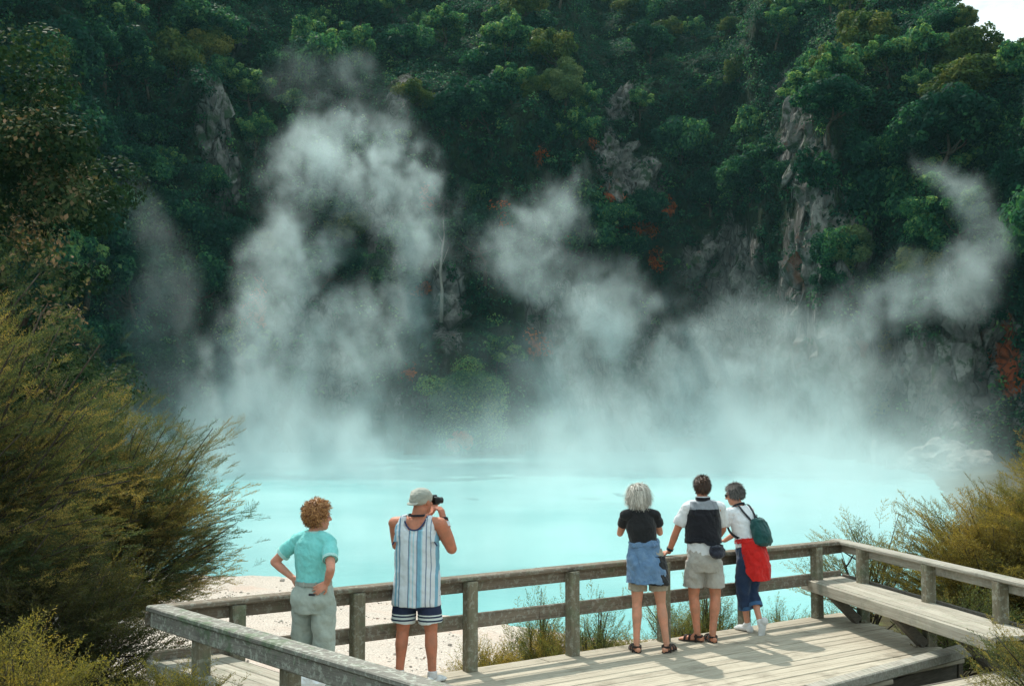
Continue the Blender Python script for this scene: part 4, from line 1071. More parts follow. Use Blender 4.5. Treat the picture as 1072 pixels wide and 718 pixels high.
class Solid:
    """union of closed pieces, fused into one continuous surface by a voxel remesh"""
    def __init__(self): self.v = []; self.f = []
    def _add(self, V, Fs):
        n = len(self.v); self.v.extend([tuple(map(float, p)) for p in V]); self.f.extend([tuple(i + n for i in f) for f in Fs])
    def ring_loft(self, rings):
        n = len(rings[0]); V = np.concatenate(rings); Fs = []
        for i in range(len(rings) - 1):
            for k in range(n): Fs.append((i * n + k, i * n + (k + 1) % n, (i + 1) * n + (k + 1) % n, (i + 1) * n + k))
        Fs.append(tuple(range(n - 1, -1, -1))); Fs.append(tuple((len(rings) - 1) * n + k for k in range(n)))
        self._add(V, Fs)
    def loft(self, secs, xaxis=(1, 0, 0), n=28, axis=None, power=2.0):
        """secs: (centre, rx, ry); every ring lies across the path, its rx along xaxis"""
        C = [np.array(s[0], float) for s in secs]; rings = []
        for i, s in enumerate(secs):
            t = unit(C[min(i + 1, len(C) - 1)] - C[max(i - 1, 0)]) if axis is None else unit(axis)
            x = np.array(xaxis, float); x = unit(x - t * x.dot(t)); y = np.cross(t, x)
            a = np.linspace(0, 2 * np.pi, n, endpoint=False)
            c, sn = np.cos(a), np.sin(a); e = 2.0 / power
            c, sn = np.sign(c) * np.abs(c) ** e, np.sign(sn) * np.abs(sn) ** e
            rings.append(C[i] + np.outer(c * s[1], x) + np.outer(sn * s[2], y))
        self.ring_loft(rings)
    def cap(self, a, ra, b, rb, n=16):
        """tapered limb with round ends"""
        a, b = np.array(a, float), np.array(b, float); t = unit(b - a)
        x = unit(np.cross(t, (0.31, 0.87, 0.38))); y = np.cross(t, x)
        ang = np.linspace(0, 2 * np.pi, n, endpoint=False); rings = []
        for th in np.radians([-86, -60, -30, 0]): rings.append(a + t * ra * math.sin(th) + (np.outer(np.cos(ang), x) + np.outer(np.sin(ang), y)) * ra * math.cos(th))
        for th in np.radians([0, 30, 60, 86]): rings.append(b + t * rb * math.sin(th) + (np.outer(np.cos(ang), x) + np.outer(np.sin(ang), y)) * rb * math.cos(th))
        self.ring_loft(rings)
    def chain(self, pts):
        for (a, ra), (b, rb) in zip(pts[:-1], pts[1:]): self.cap(a, ra, b, rb)
    def ell(self, c, r, R=None, n=18):
        c = np.array(c, float); R = np.eye(3) if R is None else R; rings = []
        a = np.linspace(0, 2 * np.pi, n, endpoint=False)
        for th in np.linspace(-1.5, 1.5, 11):
            p = np.stack([np.cos(a) * math.cos(th) * r[0], np.sin(a) * math.cos(th) * r[1], np.full(n, math.sin(th) * r[2])], 1)
            rings.append(c + p @ R.T)
        self.ring_loft(rings)
    def crescent(self, secs, a0, a1, th=0.012, n=22):
        """a sheet with thickness hanging round the back: secs (centre, rx, ry) with horizontal rings, angles in degrees"""
        rings = []
        for (c, rx, ry, *w) in secs:
            w = w[0] if w else 0
            a = np.radians(np.linspace(a0 - w, a1 + w, n)); c = np.array(c, float)
            o = np.stack([np.cos(a) * rx, np.sin(a) * ry, np.zeros(n)], 1); q = np.stack([np.cos(a) * (rx - th), np.sin(a) * (ry - th), np.zeros(n)], 1)
            rings.append(c + np.concatenate([o, q[::-1]]))
        self.ring_loft(rings)
    def build(self, name, mat, parent, voxel=0.007, smooth=4, wrinkle=0.0, wscale=9.0, seed=0.0, mats=None, pick=None):
        me = bpy.data.meshes.new(name + '_raw'); me.from_pydata(self.v, [], self.f)
        bmm = bmesh.new(); bmm.from_mesh(me); bmesh.ops.recalc_face_normals(bmm, faces=bmm.faces); bmm.to_mesh(me); bmm.free()
        tmp = bpy.data.objects.new(name + '_raw', me); COL.objects.link(tmp)
        md = tmp.modifiers.new('fuse', 'REMESH'); md.mode = 'VOXEL'; md.voxel_size = voxel
        ms = tmp.modifiers.new('soft', 'SMOOTH'); ms.factor = 0.5; ms.iterations = smooth
        dg = bpy.context.evaluated_depsgraph_get(); ev = tmp.evaluated_get(dg)
        out = bpy.data.meshes.new_from_object(ev, depsgraph=dg); out.name = name
        bpy.data.objects.remove(tmp); bpy.data.meshes.remove(me)
        if wrinkle:
            n = len(out.vertices); co = np.empty(n * 3, np.float32); out.vertices.foreach_get('co', co); co = co.reshape(-1, 3)
            no = np.empty(n * 3, np.float32); out.vertices.foreach_get('normal', no); no = no.reshape(-1, 3)
            w = np.array([mnoise.fractal(Vector((p[0] * wscale + seed, p[1] * wscale, p[2] * wscale * .8 + p[0] * 3)), 0.8, 2.0, 3) for p in co])
            co = co + no * (w * wrinkle * 1.5)[:, None]
            out.vertices.foreach_set('co', co.astype(np.float32).ravel())
        out.materials.clear()
        for m in (mats or [mat]): out.materials.append(m)
        out.polygons.foreach_set('use_smooth', [True] * len(out.polygons))
        if pick:
            out.polygons.foreach_set('material_index', [int(pick(p.center)) for p in out.polygons])
        out.update()
        return link(bpy.data.objects.new(name, out), parent)

def skin_mat(name, base):
    m, t = material(name); pc = t.coord('Object')
    n = t.noise(pc, 14, 5, 0.6)
    c = t.mix(t.maprange(n, .35, .7), tuple(x * .86 for x in base), (min(1, base[0] * 1.12), base[1] * 1.0, base[2] * .98))
    b = finish(t, c, 0.55, t.bump(t.noise(pc, 160, 3), 0.12, 0.002), 0.35)
    b.inputs['Subsurface Weight'].default_value = 0.12
    b.inputs['Subsurface Radius'].default_value = (0.012, 0.005, 0.003); b.inputs['Subsurface Scale'].default_value = 0.6
    return m
def cloth(name, c1, c2=None, rough=0.85, weave=260, fold=0.35, sheen=0.2):
    m, t = material(name); pc = t.coord('Object')
    n = t.noise(pc, 7, 5, 0.6, 0.5)
    c = t.mix(t.maprange(n, .35, .7), c1, c2 or tuple(x * .82 for x in c1))
    finish(t, c, rough, t.bump(t.math('ADD', t.math('MULTIPLY', n, fold * 6), t.math('MULTIPLY', t.noise(pc, weave, 2), .25)), 0.7, 0.012), 0.15, **{'Sheen Weight': sheen})
    return m
def hair_mat(name, dark, light):
    m, t = material(name)
    c = t.mix(t.attr('tone'), dark, light)
    finish(t, c, 0.5, None, 0.4)
    return m
m_skin_f = skin_mat('fair_pink_skin', (0.60, 0.29, 0.20)); m_skin_t = skin_mat('tanned_red_skin', (0.50, 0.20, 0.12)); m_skin_m = skin_mat('tanned_skin', (0.54, 0.24, 0.145)); m_skin_l = skin_mat('light_tanned_skin', (0.60, 0.30, 0.20))
m_eye, t = material('eye_white_and_iris'); finish(t, (0.35, 0.30, 0.27), 0.2, None, 0.5)
m_blackp, t = material('black_plastic'); finish(t, (0.012, 0.012, 0.014), 0.35, t.bump(t.noise(t.coord('Object'), 90, 2), 0.15, 0.002), 0.5)
m_strap = cloth('dark_navy_webbing', (0.016, 0.018, 0.026), weave=400, fold=.05)

def rotz(a): c, s = math.cos(a), math.sin(a); return np.array([[c, -s, 0], [s, c, 0], [0, 0, 1.0]])
def rotx(a): c, s = math.cos(a), math.sin(a); return np.array([[1, 0, 0], [0, c, -s], [0, s, c]])
def roty(a): c, s = math.cos(a), math.sin(a); return np.array([[c, 0, s], [0, 1, 0], [-s, 0, c]])

def hand(S, w, d, n, side, curl=0.5, sc=1.0, spread=0.12):
    """palm, four bent fingers and a thumb: d along the fingers, n out of the palm"""
    d = unit(d); n = unit(np.array(n, float) - d * d.dot(n)); lat = np.cross(d, n) * side      # lat points to the thumb
    w = np.array(w, float)
    kn = []
    for i, o in enumerate((0.032, 0.011, -0.011, -0.031)):
        k = w + d * (0.088 - 0.004 * abs(i - 1.2)) * sc + lat * o * sc; kn.append(k)
        S.cap(w + lat * o * .55 * sc + d * .012, .0165 * sc, k, .0125 * sc, 10)
    for i, (k, L) in enumerate(zip(kn, (.066, .076, .071, .055))):
        L *= sc; dd = unit(d + lat * spread * (1.4 - i) * .6)
        a1, a2 = curl * 0.7 + .1 * i * curl, curl * 1.7 + .1
        d1 = dd * math.cos(a1) + n * math.sin(a1); d2 = dd * math.cos(a2) + n * math.sin(a2)
        p1 = k + d1 * L * .52; p2 = p1 + d2 * L * .5
        S.cap(k, .0100 * sc, p1, .0090 * sc, 9); S.cap(p1, .0090 * sc, p2, .0072 * sc, 9)
    b = w + d * .022 * sc + lat * .026 * sc
    t1 = b + (d * .55 + lat * .75 + n * .35) * .045 * sc; t2 = t1 + (d * .85 + lat * .25 + n * .45) * .032 * sc
    S.cap(b, .0155 * sc, t1, .0115 * sc, 9); S.cap(t1, .0112 * sc, t2, .0085 * sc, 9)

def head(S, C, R, sc=1.0, fem=False):
    f = lambda *p: C + R @ (np.array(p, float) * sc)
    e = lambda p, r: S.ell(f(*p), np.array(r) * sc, R)
    e((0, -.008, .022), (.077, .096, .098)); e((0, .022, -.03), (.063, .074, .092)); e((0, .050, -.088), (.040, .042, .030)); e((0, .02, -.07), (.054, .058, .05))
    e((0, .080, .038), (.050, .018, .014))
    S.cap(f(0, .090, .022), .010 * sc, f(0, .114, -.020), .0145 * sc, 9); S.cap(f(-.013, .098, -.026), .009 * sc, f(.013, .098, -.026), .009 * sc, 8)
    S.cap(f(-.019, .088, -.056), .0085 * sc, f(.019, .088, -.056), .0085 * sc, 8); S.cap(f(-.016, .085, -.068), .009 * sc, f(.016, .085, -.068), .009 * sc, 8)
    for s in (-1, 1):
        e((s * .078, -.004, -.004), (.011, .022, .032)); e((s * .045, .055, -.022), (.022, .025, .020))

def eyes(C, R, parent, sc=1.0):
    for s in (-1, 1):
        mb = bmesh.new(); bmesh.ops.create_icosphere(mb, subdivisions=2, radius=.0125 * sc)
        p = C + R @ (np.array([s * .031, .081, .012]) * sc)
        for v in mb.verts: v.co += Vector(p)
        me = bpy.data.meshes.new('eye'); mb.to_mesh(me); mb.free(); me.materials.append(m_eye)
        for q in me.polygons: q.use_smooth = True
        link(bpy.data.objects.new('eye', me), parent)

def hair(C, R, parent, mat, seed, rad=(.088, .108, .105), cen=(0, -.012, .025), style='curly', length=.05, n=1600, face=0.35, lowz=-.75, fall=0.0, sc=1.0, width=.007, thick=.010):
    """hair: a cap close to the skull plus many narrow locks"""
    rs = np.random.RandomState(seed); VV, TT = [], []
    def put(P, D, side, L, w, tone, segs=4, droop=0.0, curl=0.0, ph=0.0):
        pts = []; p = P.copy(); d = D.copy()
        for i in range(segs + 1):
            pts.append(p.copy())
            d = unit(d + np.array([0, 0, -droop]) + curl * (side * math.cos(ph + i * 1.6) + np.cross(side, D) * math.sin(ph + i * 1.6)))
            p = p + d * L / segs
        for i in range(segs):
            w0, w1 = w * (1 - .8 * i / segs), w * (1 - .8 * (i + 1) / segs)
            VV.append(np.stack([pts[i] - side * w0, pts[i] + side * w0, pts[i + 1] + side * w1, pts[i + 1] - side * w1])); TT.append(tone)
    # the cap
    lat = np.linspace(-1.0, 1.5, 22); lon = np.linspace(0, 2 * np.pi, 37)
    def pt(th, ph):
        v = np.array([math.cos(th) * math.cos(ph), math.cos(th) * math.sin(ph), math.sin(th)])
        return v, np.array(cen) + v * np.array(rad)
    def ok(v):
        # the face stays free
        if v[2] < lowz: return False
        return not (v[1] > face and v[2] < .62 - .25 * abs(v[0])) and not (v[1] > .02 and v[2] < -.30)
    for i in range(len(lat) - 1):
        for j in range(len(lon) - 1):
            v, _ = pt((lat[i] + lat[i + 1]) / 2, (lon[j] + lon[j + 1]) / 2)
            if not ok(v): continue
            q = np.stack([C + R @ (pt(a, b)[1] * sc) for a, b in ((lat[i], lon[j]), (lat[i], lon[j + 1]), (lat[i + 1], lon[j + 1]), (lat[i + 1], lon[j]))])
            VV.append(q); TT.append(.15)
    k = 0
    while k < n:
        v = rs.normal(0, 1, 3); v /= np.linalg.norm(v)
        if not ok(v): continue
        k += 1
        P = C + R @ ((np.array(cen) + v * np.array(rad) * rs.uniform(.93, 1.06)) * sc); N = unit(R @ (v / np.array(rad)))
        tone = float(np.clip(rs.normal(.5, .36), 0, 1))
        if style == 'curly':
            T = unit(np.cross(N, rs.normal(0, 1, 3))); put(P, unit(T + N * rs.uniform(.1, .7)), unit(np.cross(T, N)), length * rs.uniform(.6, 1.2), width, tone, 4, .05, .75, rs.uniform(0, 6))
        elif style == 'short':
            T = unit(np.array([0, 0, -1.0]) - N * N[2] * -1 + rs.normal(0, .35, 3)); T = unit(T - N * N.dot(T) * .85)
            put(P, unit(T + N * rs.uniform(.15, .6)), unit(np.cross(T, N)), length * rs.uniform(.6, 1.3), width, tone, 3, .05)
        else:
            T = np.array([0, 0, -1.0]) + R @ np.array([0, -.35, 0]) * max(0, N[2]) + rs.normal(0, .28, 3) + (R @ np.array([v[0] * .6, 0, 0])); T = unit(T - N * N.dot(T) * .95)
            put(P, unit(T + N * .12), unit(np.cross(T, N)), (length * (.55 + .5 * rs.rand()) + fall * (v[2] + 1) * .5), width, tone, 6, .30, .55, rs.uniform(0, 6))
    V = np.concatenate(VV); m = len(V) // 4
    return mesh_np('hair', V, np.arange(m * 4).reshape(m, 4), mat, parent, {'tone': ('FACE', np.array(TT))}, smooth=True)

def torso_secs(pel, chest, neck, w, d, k=1.0):
    """rings from crotch height to the neck: w, d lists of half widths and half depths"""
    pel, chest, neck = V3(*pel), V3(*chest), V3(*neck)
    pts = [pel + V3(0, 0, -.10), pel, pel * .5 + chest * .5, chest, chest * .45 + neck * .55, neck + V3(0, 0, .0)]
    return [(p, a * k, b * k) for p, a, b in zip(pts, w, d)]

def leg(S, hip, knee, ank, k=1.0):
    hip, knee, ank = V3(*hip), V3(*knee), V3(*ank)
    S.cap(hip, .088 * k, knee + (hip - knee) * .30, .068 * k); S.cap(knee + (hip - knee) * .30, .068 * k, knee, .054 * k)
    sh = ank - knee; back = unit(np.cross(np.cross(sh, V3(0, 1, 0)), sh)) * -1
    S.cap(knee, .053 * k, knee + sh * .32 + back * .012, .055 * k); S.cap(knee + sh * .32 + back * .012, .055 * k, knee + sh * .62, .041 * k); S.cap(knee + sh * .62, .041 * k, ank, .034 * k)
def foot(S, ank, dirv, L=.25, k=1.0, up=(0, 0, 1)):
    ank = V3(*ank); d = unit(dirv); upv = unit(np.array(up, float) - d * d.dot(up)); R = np.stack([np.cross(d, upv), d, upv], 1)
    base = ank - upv * .052
    S.ell(base - d * .035, np.array((.034, .042, .040)) * k, R); S.ell(base + d * (L * .30), np.array((.042, .095, .030)) * k, R); S.ell(base + d * (L * .55) - upv * .010, np.array((.045, .060, .022)) * k, R)
    S.cap(ank, .034 * k, base + d * .06, .032 * k)
    for i, o in enumerate((-.030, -.014, .002, .017, .031)):
        q = base + d * (L * .62) + R[:, 0] * o - upv * .014; S.cap(q, .012 * k, q + d * (.036 - .003 * abs(i - 2)), .010 * k, 8)
def arm(S, sh, el, wr, k=1.0):
    sh, el, wr = V3(*sh), V3(*el), V3(*wr)
    S.cap(sh, .052 * k, sh * .5 + el * .5, .046 * k); S.cap(sh * .5 + el * .5, .046 * k, el, .038 * k)
    S.cap(el, .038 * k, el * .65 + wr * .35, .039 * k); S.cap(el * .65 + wr * .35, .039 * k, wr, .026 * k)
def sleeve(S, sh, el, frac, r0, r1, inn=.04):
    sh, el = V3(*sh), V3(*el); d = unit(el - sh)
    S.loft([(sh - d * inn * .4 + V3(0, 0, -.012), r0 * .62, r0 * .62), (sh + d * .02 + V3(0, 0, -.010), r0 * .86, r0 * .86), (sh + (el - sh) * frac * .6, (r0 + r1) / 2, (r0 + r1) / 2), (sh + (el - sh) * frac, r1, r1)], xaxis=(0.3, 1, 0.2))
def tube_leg(S, pts):
    """trouser leg: list of (centre, radius) with a flat cut end"""
    S.loft([(V3(*p), r, r * 1.02) for p, r in pts], xaxis=(1, 0, 0))
def band(name, mat, parent, pts, w, th, closed=False, n=None):
    """flat strap following pts; n = outward direction per point"""
    mb = MB(); P = [Vector(p) for p in pts]; m = len(P); V = []
    for i, p in enumerate(P):
        a, b = (P[(i - 1) % m], P[(i + 1) % m]) if closed else (P[max(i - 1, 0)], P[min(i + 1, m - 1)])
        t = (b - a).normalized(); o = Vector(n[i]).normalized(); s = t.cross(o).normalized()
        V += [p - s * w / 2, p + s * w / 2, p + s * w / 2 + o * th, p - s * w / 2 + o * th]
    Fs = []
    for i in range(m if closed else m - 1):
        j = (i + 1) % m
        for k in range(4): Fs.append((i * 4 + k, i * 4 + (k + 1) % 4, j * 4 + (k + 1) % 4, j * 4 + k))
    if not closed: Fs += [(3, 2, 1, 0), tuple((m - 1) * 4 + k for k in range(4))]
    mb.add(V, Fs)
    return mb.build(name, mat, parent, smooth=False)
def ring_band(name, mat, parent, c, rx, ry, w, th, R=None, a0=0, a1=360, n=28):
    R = np.eye(3) if R is None else R; c = np.array(c, float); closed = (a1 - a0) >= 360
    a = np.radians(np.linspace(a0, a1, n, endpoint=not closed))
    pts = [c + R @ V3(math.cos(q) * rx, math.sin(q) * ry, 0) for q in a]; nn = [R @ V3(math.cos(q), math.sin(q), 0) for q in a]
    return band(name, mat, parent, pts, w, th, closed, nn)
def align_z(d):
    d = unit(d); x = unit(np.cross(d, (0.2, 0.9, 0.3))); return np.stack([x, np.cross(d, x), d], 1)

def person(label, loc, rz, group=None):
    p = empty('person', loc, rz); tag(p, label, 'person', group); return p

# ---- woman in teal, hands on hips
m_teal = cloth('teal_knit_cotton', (0.23, 0.68, 0.65), (0.16, 0.58, 0.56)); m_teal_trim = cloth('pale_teal_ribbing', (0.42, 0.74, 0.70))
m_greyt = cloth('pale_grey_green_twill', (0.40, 0.45, 0.40), (0.32, 0.37, 0.33), fold=.5)
m_ginger = hair_mat('curly_ginger_hair', (0.17, 0.06, 0.02), (0.60, 0.31, 0.12))
A = person('woman in a teal short sleeved top and pale grey trousers, hands on hips, ginger curls', (-1.72, 9.62, 0), -0.46)
S = Solid()
hc = V3(.03, .03, 1.575); hR = rotz(-.55) @ rotx(-.05)
shl, ell_, wrl = (-.172, -.01, 1.368), (-.375, -.06, 1.175), (-.195, -.03, 1.045)
shr_, elr, wrr = (.172, -.01, 1.368), (.300, -.165, 1.165), (.205, -.085, 1.035)
ts = torso_secs((0, 0, .93), (0, .0, 1.27), (0, -.005, 1.445), (.148, .155, .143, .158, .145, .068), (.108, .112, .108, .115, .09, .058))
S.loft(ts); S.cap((0, -.005, 1.40), .06, hc + V3(0, -.02, -.05), .052)
head(S, hc, hR, .97); arm(S, shl, ell_, wrl, .98); arm(S, shr_, elr, wrr, .98)
S.cap(shl, .050, (-.08, -.01, 1.39), .055); S.cap(shr_, .050, (.08, -.01, 1.39), .055)
hand(S, wrl, (.55, -.12, -.25), (.3, .9, 0), -1, .35, .95); hand(S, wrr, (-.55, -.45, -.45), (-0.4, .8, 0), 1, .45, .95)
for s in (-1, 1):
    leg(S, (s * .095, 0, .88), (s * .11, .01, .47), (s * .115, -.02, .085)); foot(S, (s * .115, -.02, .085), (s * .2, 1, 0), .24)
S.build('body', m_skin_f, A, .006)
S = Solid(); k = 1.10
S.loft([((0, 0, 1.005), .165, .125), ((0, 0, 1.10), .162, .125), ((0, 0, 1.27), .182, .135), ((0, 0, 1.36), .175, .118), ((0, -.003, 1.415), .125, .09), ((0, -.004, 1.452), .078, .070)])
S.cap(shl, .064, (-.07, -.01, 1.40), .068); S.cap(shr_, .064, (.07, -.01, 1.40), .068)
sleeve(S, shl, ell_, .62, .070, .062); sleeve(S, shr_, elr, .62, .070, .064)
S.build('top', m_teal, A, .006, 3, .006, 10, 3)
for sh, el in ((shl, ell_), (shr_, elr)):
    sh, el = V3(*sh), V3(*el); c = sh + (el - sh) * .60
    ring_band('cuff', m_teal_trim, A, c, .0635, .0635, .028, .004, align_z(el - sh))
ring_band('collar', m_teal_trim, A, (0, -.004, 1.452), .074, .066, .02, .006)
S = Solid()
S.loft([((0, 0, 1.035), .158, .122), ((0, 0, .99), .172, .135), ((0, -.012, .88), .203, .158), ((0, -.005, .78), .198, .145)])
S.ell((-.085, -.06, .87), (.10, .095, .11)); S.ell((.085, -.06, .87), (.10, .095, .11))
for s in (-1, 1):
    tube_leg(S, [((s * .10, 0, .86), .104), ((s * .108, .0, .70), .103), ((s * .112, .005, .48), .096), ((s * .115, -.005, .25), .088), ((s * .117, -.012, .07), .082)])
S.build('trousers', m_greyt, A, .007, 3, .011, 8, 5)
m_belt = cloth('tan_grey_waistband', (0.34, 0.37, 0.33))
ring_band('waistband', m_belt, A, (0, 0, 1.015), .166, .130, .034, .005)
for q in (-128, -90, -52, 20, 160):
    a = math.radians(q); c = V3(math.cos(a) * .172, math.sin(a) * .136, 1.015); n_ = V3(math.cos(a), math.sin(a), 0)
    mb = MB(); mb.beam(tuple(c + V3(0, 0, -.024)), tuple(c + V3(0, 0, .024)), .012, .006, up=Vector(n_)); mb.build('belt_loop', m_greyt, A)
m_tag, t = material('dark_leather_patch'); finish(t, (0.03, 0.03, 0.035), .6)
mb = MB(); c = V3(.105, -.163, .942); mb.beam(tuple(c + V3(-.028, -.003, 0)), tuple(c + V3(.028, .006, 0)), .006, .020, up=Vector((0, 0, 1)), bev=.002); mb.build('pocket_patch', m_tag, A)
hair(hc, hR, A, m_ginger, 5, (.098, .118, .112), (0, -.016, .030), 'curly', .058, 2600, .45, -.85, width=.0065)
eyes(hc, hR, A, .97)
m_shoe = cloth('white_canvas_shoe', (0.72, 0.73, 0.74), fold=.1)
for s in (-1, 1):
    S = Solid(); foot(S, (s * .115, -.02, .085), (s * .2, 1, 0), .24, 1.14); S.build('shoe', m_shoe, A, .007, 3)

# ---- man in striped vest with a camera
m_tank, t = material('white_vest_with_blue_stripes')
pc = t.coord('Object'); X = t.xyz(pc)
xf = t.math('ADD', t.math('MULTIPLY', X[0], 2.2), 0.5)
wht, blu, dk, pale = (0.66, 0.70, 0.74), (0.16, 0.38, 0.52), (0.13, 0.19, 0.29), (0.36, 0.60, 0.70)
ed = [(0, wht), (.12, blu), (.165, wht), (.20, blu), (.215, dk), (.235, wht), (.40, dk), (.425, pale), (.445, wht), (.49, pale), (.515, wht), (.565, dk), (.585, blu), (.645, pale), (.67, wht), (.73, dk), (.75, wht), (.81, dk), (.828, wht), (.89, blu), (.93, wht)]
sc_ = t.ramp(xf, ed, 'CONSTANT')
nf = t.noise(pc, 7, 5, .6, .5)
finish(t, t.mix(t.math('MULTIPLY', nf, .25), sc_, (0.45, 0.50, 0.56)), .85, t.bump(t.math('ADD', t.math('MULTIPLY', nf, 2), t.noise(pc, 240, 2)), .5, .005), .15)
m_navyb = cloth('navy_binding', (0.03, 0.05, 0.12)); m_navyshort, t = material('navy_shorts_with_white_hem_stripes')
pc = t.coord('Object'); X = t.xyz(pc)
zr = t.ramp(t.math('MULTIPLY', X[2], 1.0), [(0, (0.62, 0.68, 0.68)), (.572, (0.025, 0.035, 0.075)), (.588, (0.62, 0.68, 0.68)), (.606, (0.025, 0.035, 0.075)), (.622, (0.62, 0.68, 0.68)), (.636, (0.025, 0.035, 0.075))], 'CONSTANT')
finish(t, zr, .8, t.bump(t.noise(pc, 8, 5, .6, .5), .5, .02), .15)
m_cap = cloth('stone_grey_cap_cotton', (0.44, 0.43, 0.37), (0.30, 0.31, 0.27), fold=.6)
B = person('man in a striped sleeveless vest, navy shorts and backwards cap, looking through a camera', (-.88, 10.28, 0), -0.16)
S = Solid(); hc = V3(.035, .03, 1.655); hR = rotz(-.55) @ rotx(.02)
shl, ell_, wrl = (-.195, .0, 1.455), (-.235, .20, 1.225), (.02, .34, 1.50)
shr_, elr, wrr = (.200, .0, 1.455), (.285, .10, 1.215), (.185, .215, 1.475)
S.loft(torso_secs((0, 0, .90), (0, 0, 1.30), (0, -.01, 1.50), (.15, .165, .16, .175, .16, .08), (.12, .125, .125, .125, .10, .062)))
S.cap((0, -.01, 1.46), .066, hc + V3(-.01, -.03, -.06), .060)
head(S, hc, hR, 1.0); arm(S, shl, ell_, wrl, 1.12); arm(S, shr_, elr, wrr, 1.25)
S.cap(shl, .062, (-.08, -.02, 1.46), .068); S.cap(shr_, .062, (.08, -.02, 1.46), .068)
hand(S, wrr, (-.25, .10, .95), (-.8, .3, -.1), -1, .75, 1.05); hand(S, wrl, (.5, .2, .75), (.1, -.2, .9), 1, .5, 1.05)
for s in (-1, 1):
    leg(S, (s * .095, 0, .86), (s * .125, .015, .475), (s * .145, -.02, .085), 1.02); foot(S, (s * .145, -.02, .085), (s * .3, 1, 0), .26)
S.build('body', m_skin_t, B, .006)
S = Solid()
S.loft([((0, 0, .715), .212, .166), ((0, 0, .85), .211, .165), ((0, 0, 1.05), .190, .150), ((0, 0, 1.22), .192, .148), ((0, 0, 1.32), .188, .140), ((0, -.006, 1.375), .172, .122)])
for s in (-1, 1):
    S.loft([((s * .135, .00, 1.35), .042, .125), ((s * .132, -.005, 1.44), .030, .105), ((s * .118, -.012, 1.515), .026, .080), ((s * .110, -.014, 1.535), .022, .06)], axis=(0, 0, 1))
    S.loft([((s * .165, -.01, 1.30), .030, .12), ((s * .142, -.01, 1.40), .032, .11)], axis=(0, 0, 1))
S.loft([((0, -.085, 1.28), .16, .030), ((0, -.095, 1.36), .15, .026), ((0, -.098, 1.405), .14, .022)], axis=(0, 0, 1))
for s in (-1, 1): S.loft([((s * .130, -.075, 1.38), .050, .035), ((s * .122, -.075, 1.45), .042, .034), ((s * .112, -.055, 1.515), .028, .034)], axis=(0, 0, 1)); S.loft([((s * .100, -.090, 1.385), .055, .020), ((s * .105, -.090, 1.435), .038, .020)], axis=(0, 0, 1))
S.build('striped_vest', m_tank, B, .0065, 3, .008, 8, 8)
# dark binding round the neck of the vest, seen from behind as a deep U
pts = []; nn = []
for q in np.linspace(-1, 1, 21):
    x = q * .108; z = 1.405 + .125 * abs(q) ** 2.4; y = -.118 + .050 * abs(q) ** 2.2; pts.append((x, y, z)); nn.append((0, -1, .25))
band('neck_binding', m_navyb, B, pts, .013, .006, False, nn)
for s in (-1, 1):
    pts = []; nn = []
    for q in np.linspace(0, 1, 12):
        z = 1.265 + .245 * q; x = s * (.196 - .060 * math.sin(q * 2.2) - .012 * q); y = -.085 - .030 * math.sin(q * 3.1) + .03 * q; pts.append((x, y, z)); nn.append((s * .5, -1, 0))
    band('armhole_binding', m_navyb, B, pts, .012, .006, False, nn)
S = Solid(); S.loft([((0, 0, .86), .185, .145), ((0, 0, .76), .195, .15), ((0, 0, .70), .195, .148)])
for s in (-1, 1): tube_leg(S, [((s * .095, 0, .80), .108), ((s * .11, .0, .66), .106), ((s * .122, .006, .555), .107)])
S.build('shorts', m_navyshort, B, .0065, 2, .005, 9, 2)
S = Solid(); f = lambda *p: hc + hR @ V3(*p)
S.ell(f(0, -.012, .045), (.093, .112, .086), hR); S.ell(f(0, -.04, .02), (.090, .085, .06), hR)
S.build('cap', m_cap, B, .006, 3, .004, 16, 1)
S = Solid(); S.loft([(f(0, -.105, .0), .070, .008), (f(0, -.128, -.014), .062, .008), (f(0, -.138, -.022), .04, .006)], xaxis=hR @ V3(1, 0, 0)); S.build('cap_peak', m_cap, B, .005, 2)
eyes(hc, hR, B)
ring_band('neck_strap', m_strap, B, V3(0, -.012, 1.535), .072, .076, .020, .004)
wd = unit(V3(*wrr) - V3(*elr)); wc = V3(*wrr)
ring_band('wrist_watch', m_strap, B, wc - wd * .005, .037, .037, .024, .007, align_z(wd))
m_wb = cloth('white_sweatband', (0.72, 0.76, 0.80)); ring_band('wristband', m_wb, B, wc - wd * .062, .041, .041, .048, .006, align_z(wd))
m_sock = cloth('white_sock', (0.7, 0.68, 0.68))
for s in (-1, 1):
    S = Solid(); foot(S, (s * .145, -.02, .085), (s * .3, 1, 0), .26, 1.12); S.build('shoe', m_shoe, B, .007, 3)
    S = Solid(); S.loft([((s * .145, -.02, .06), .044, .046), ((s * .145, -.02, .125), .041, .043)]); S.build('sock', m_sock, B, .006, 2)
B.scale = (1.07, 1.04, 1.0)
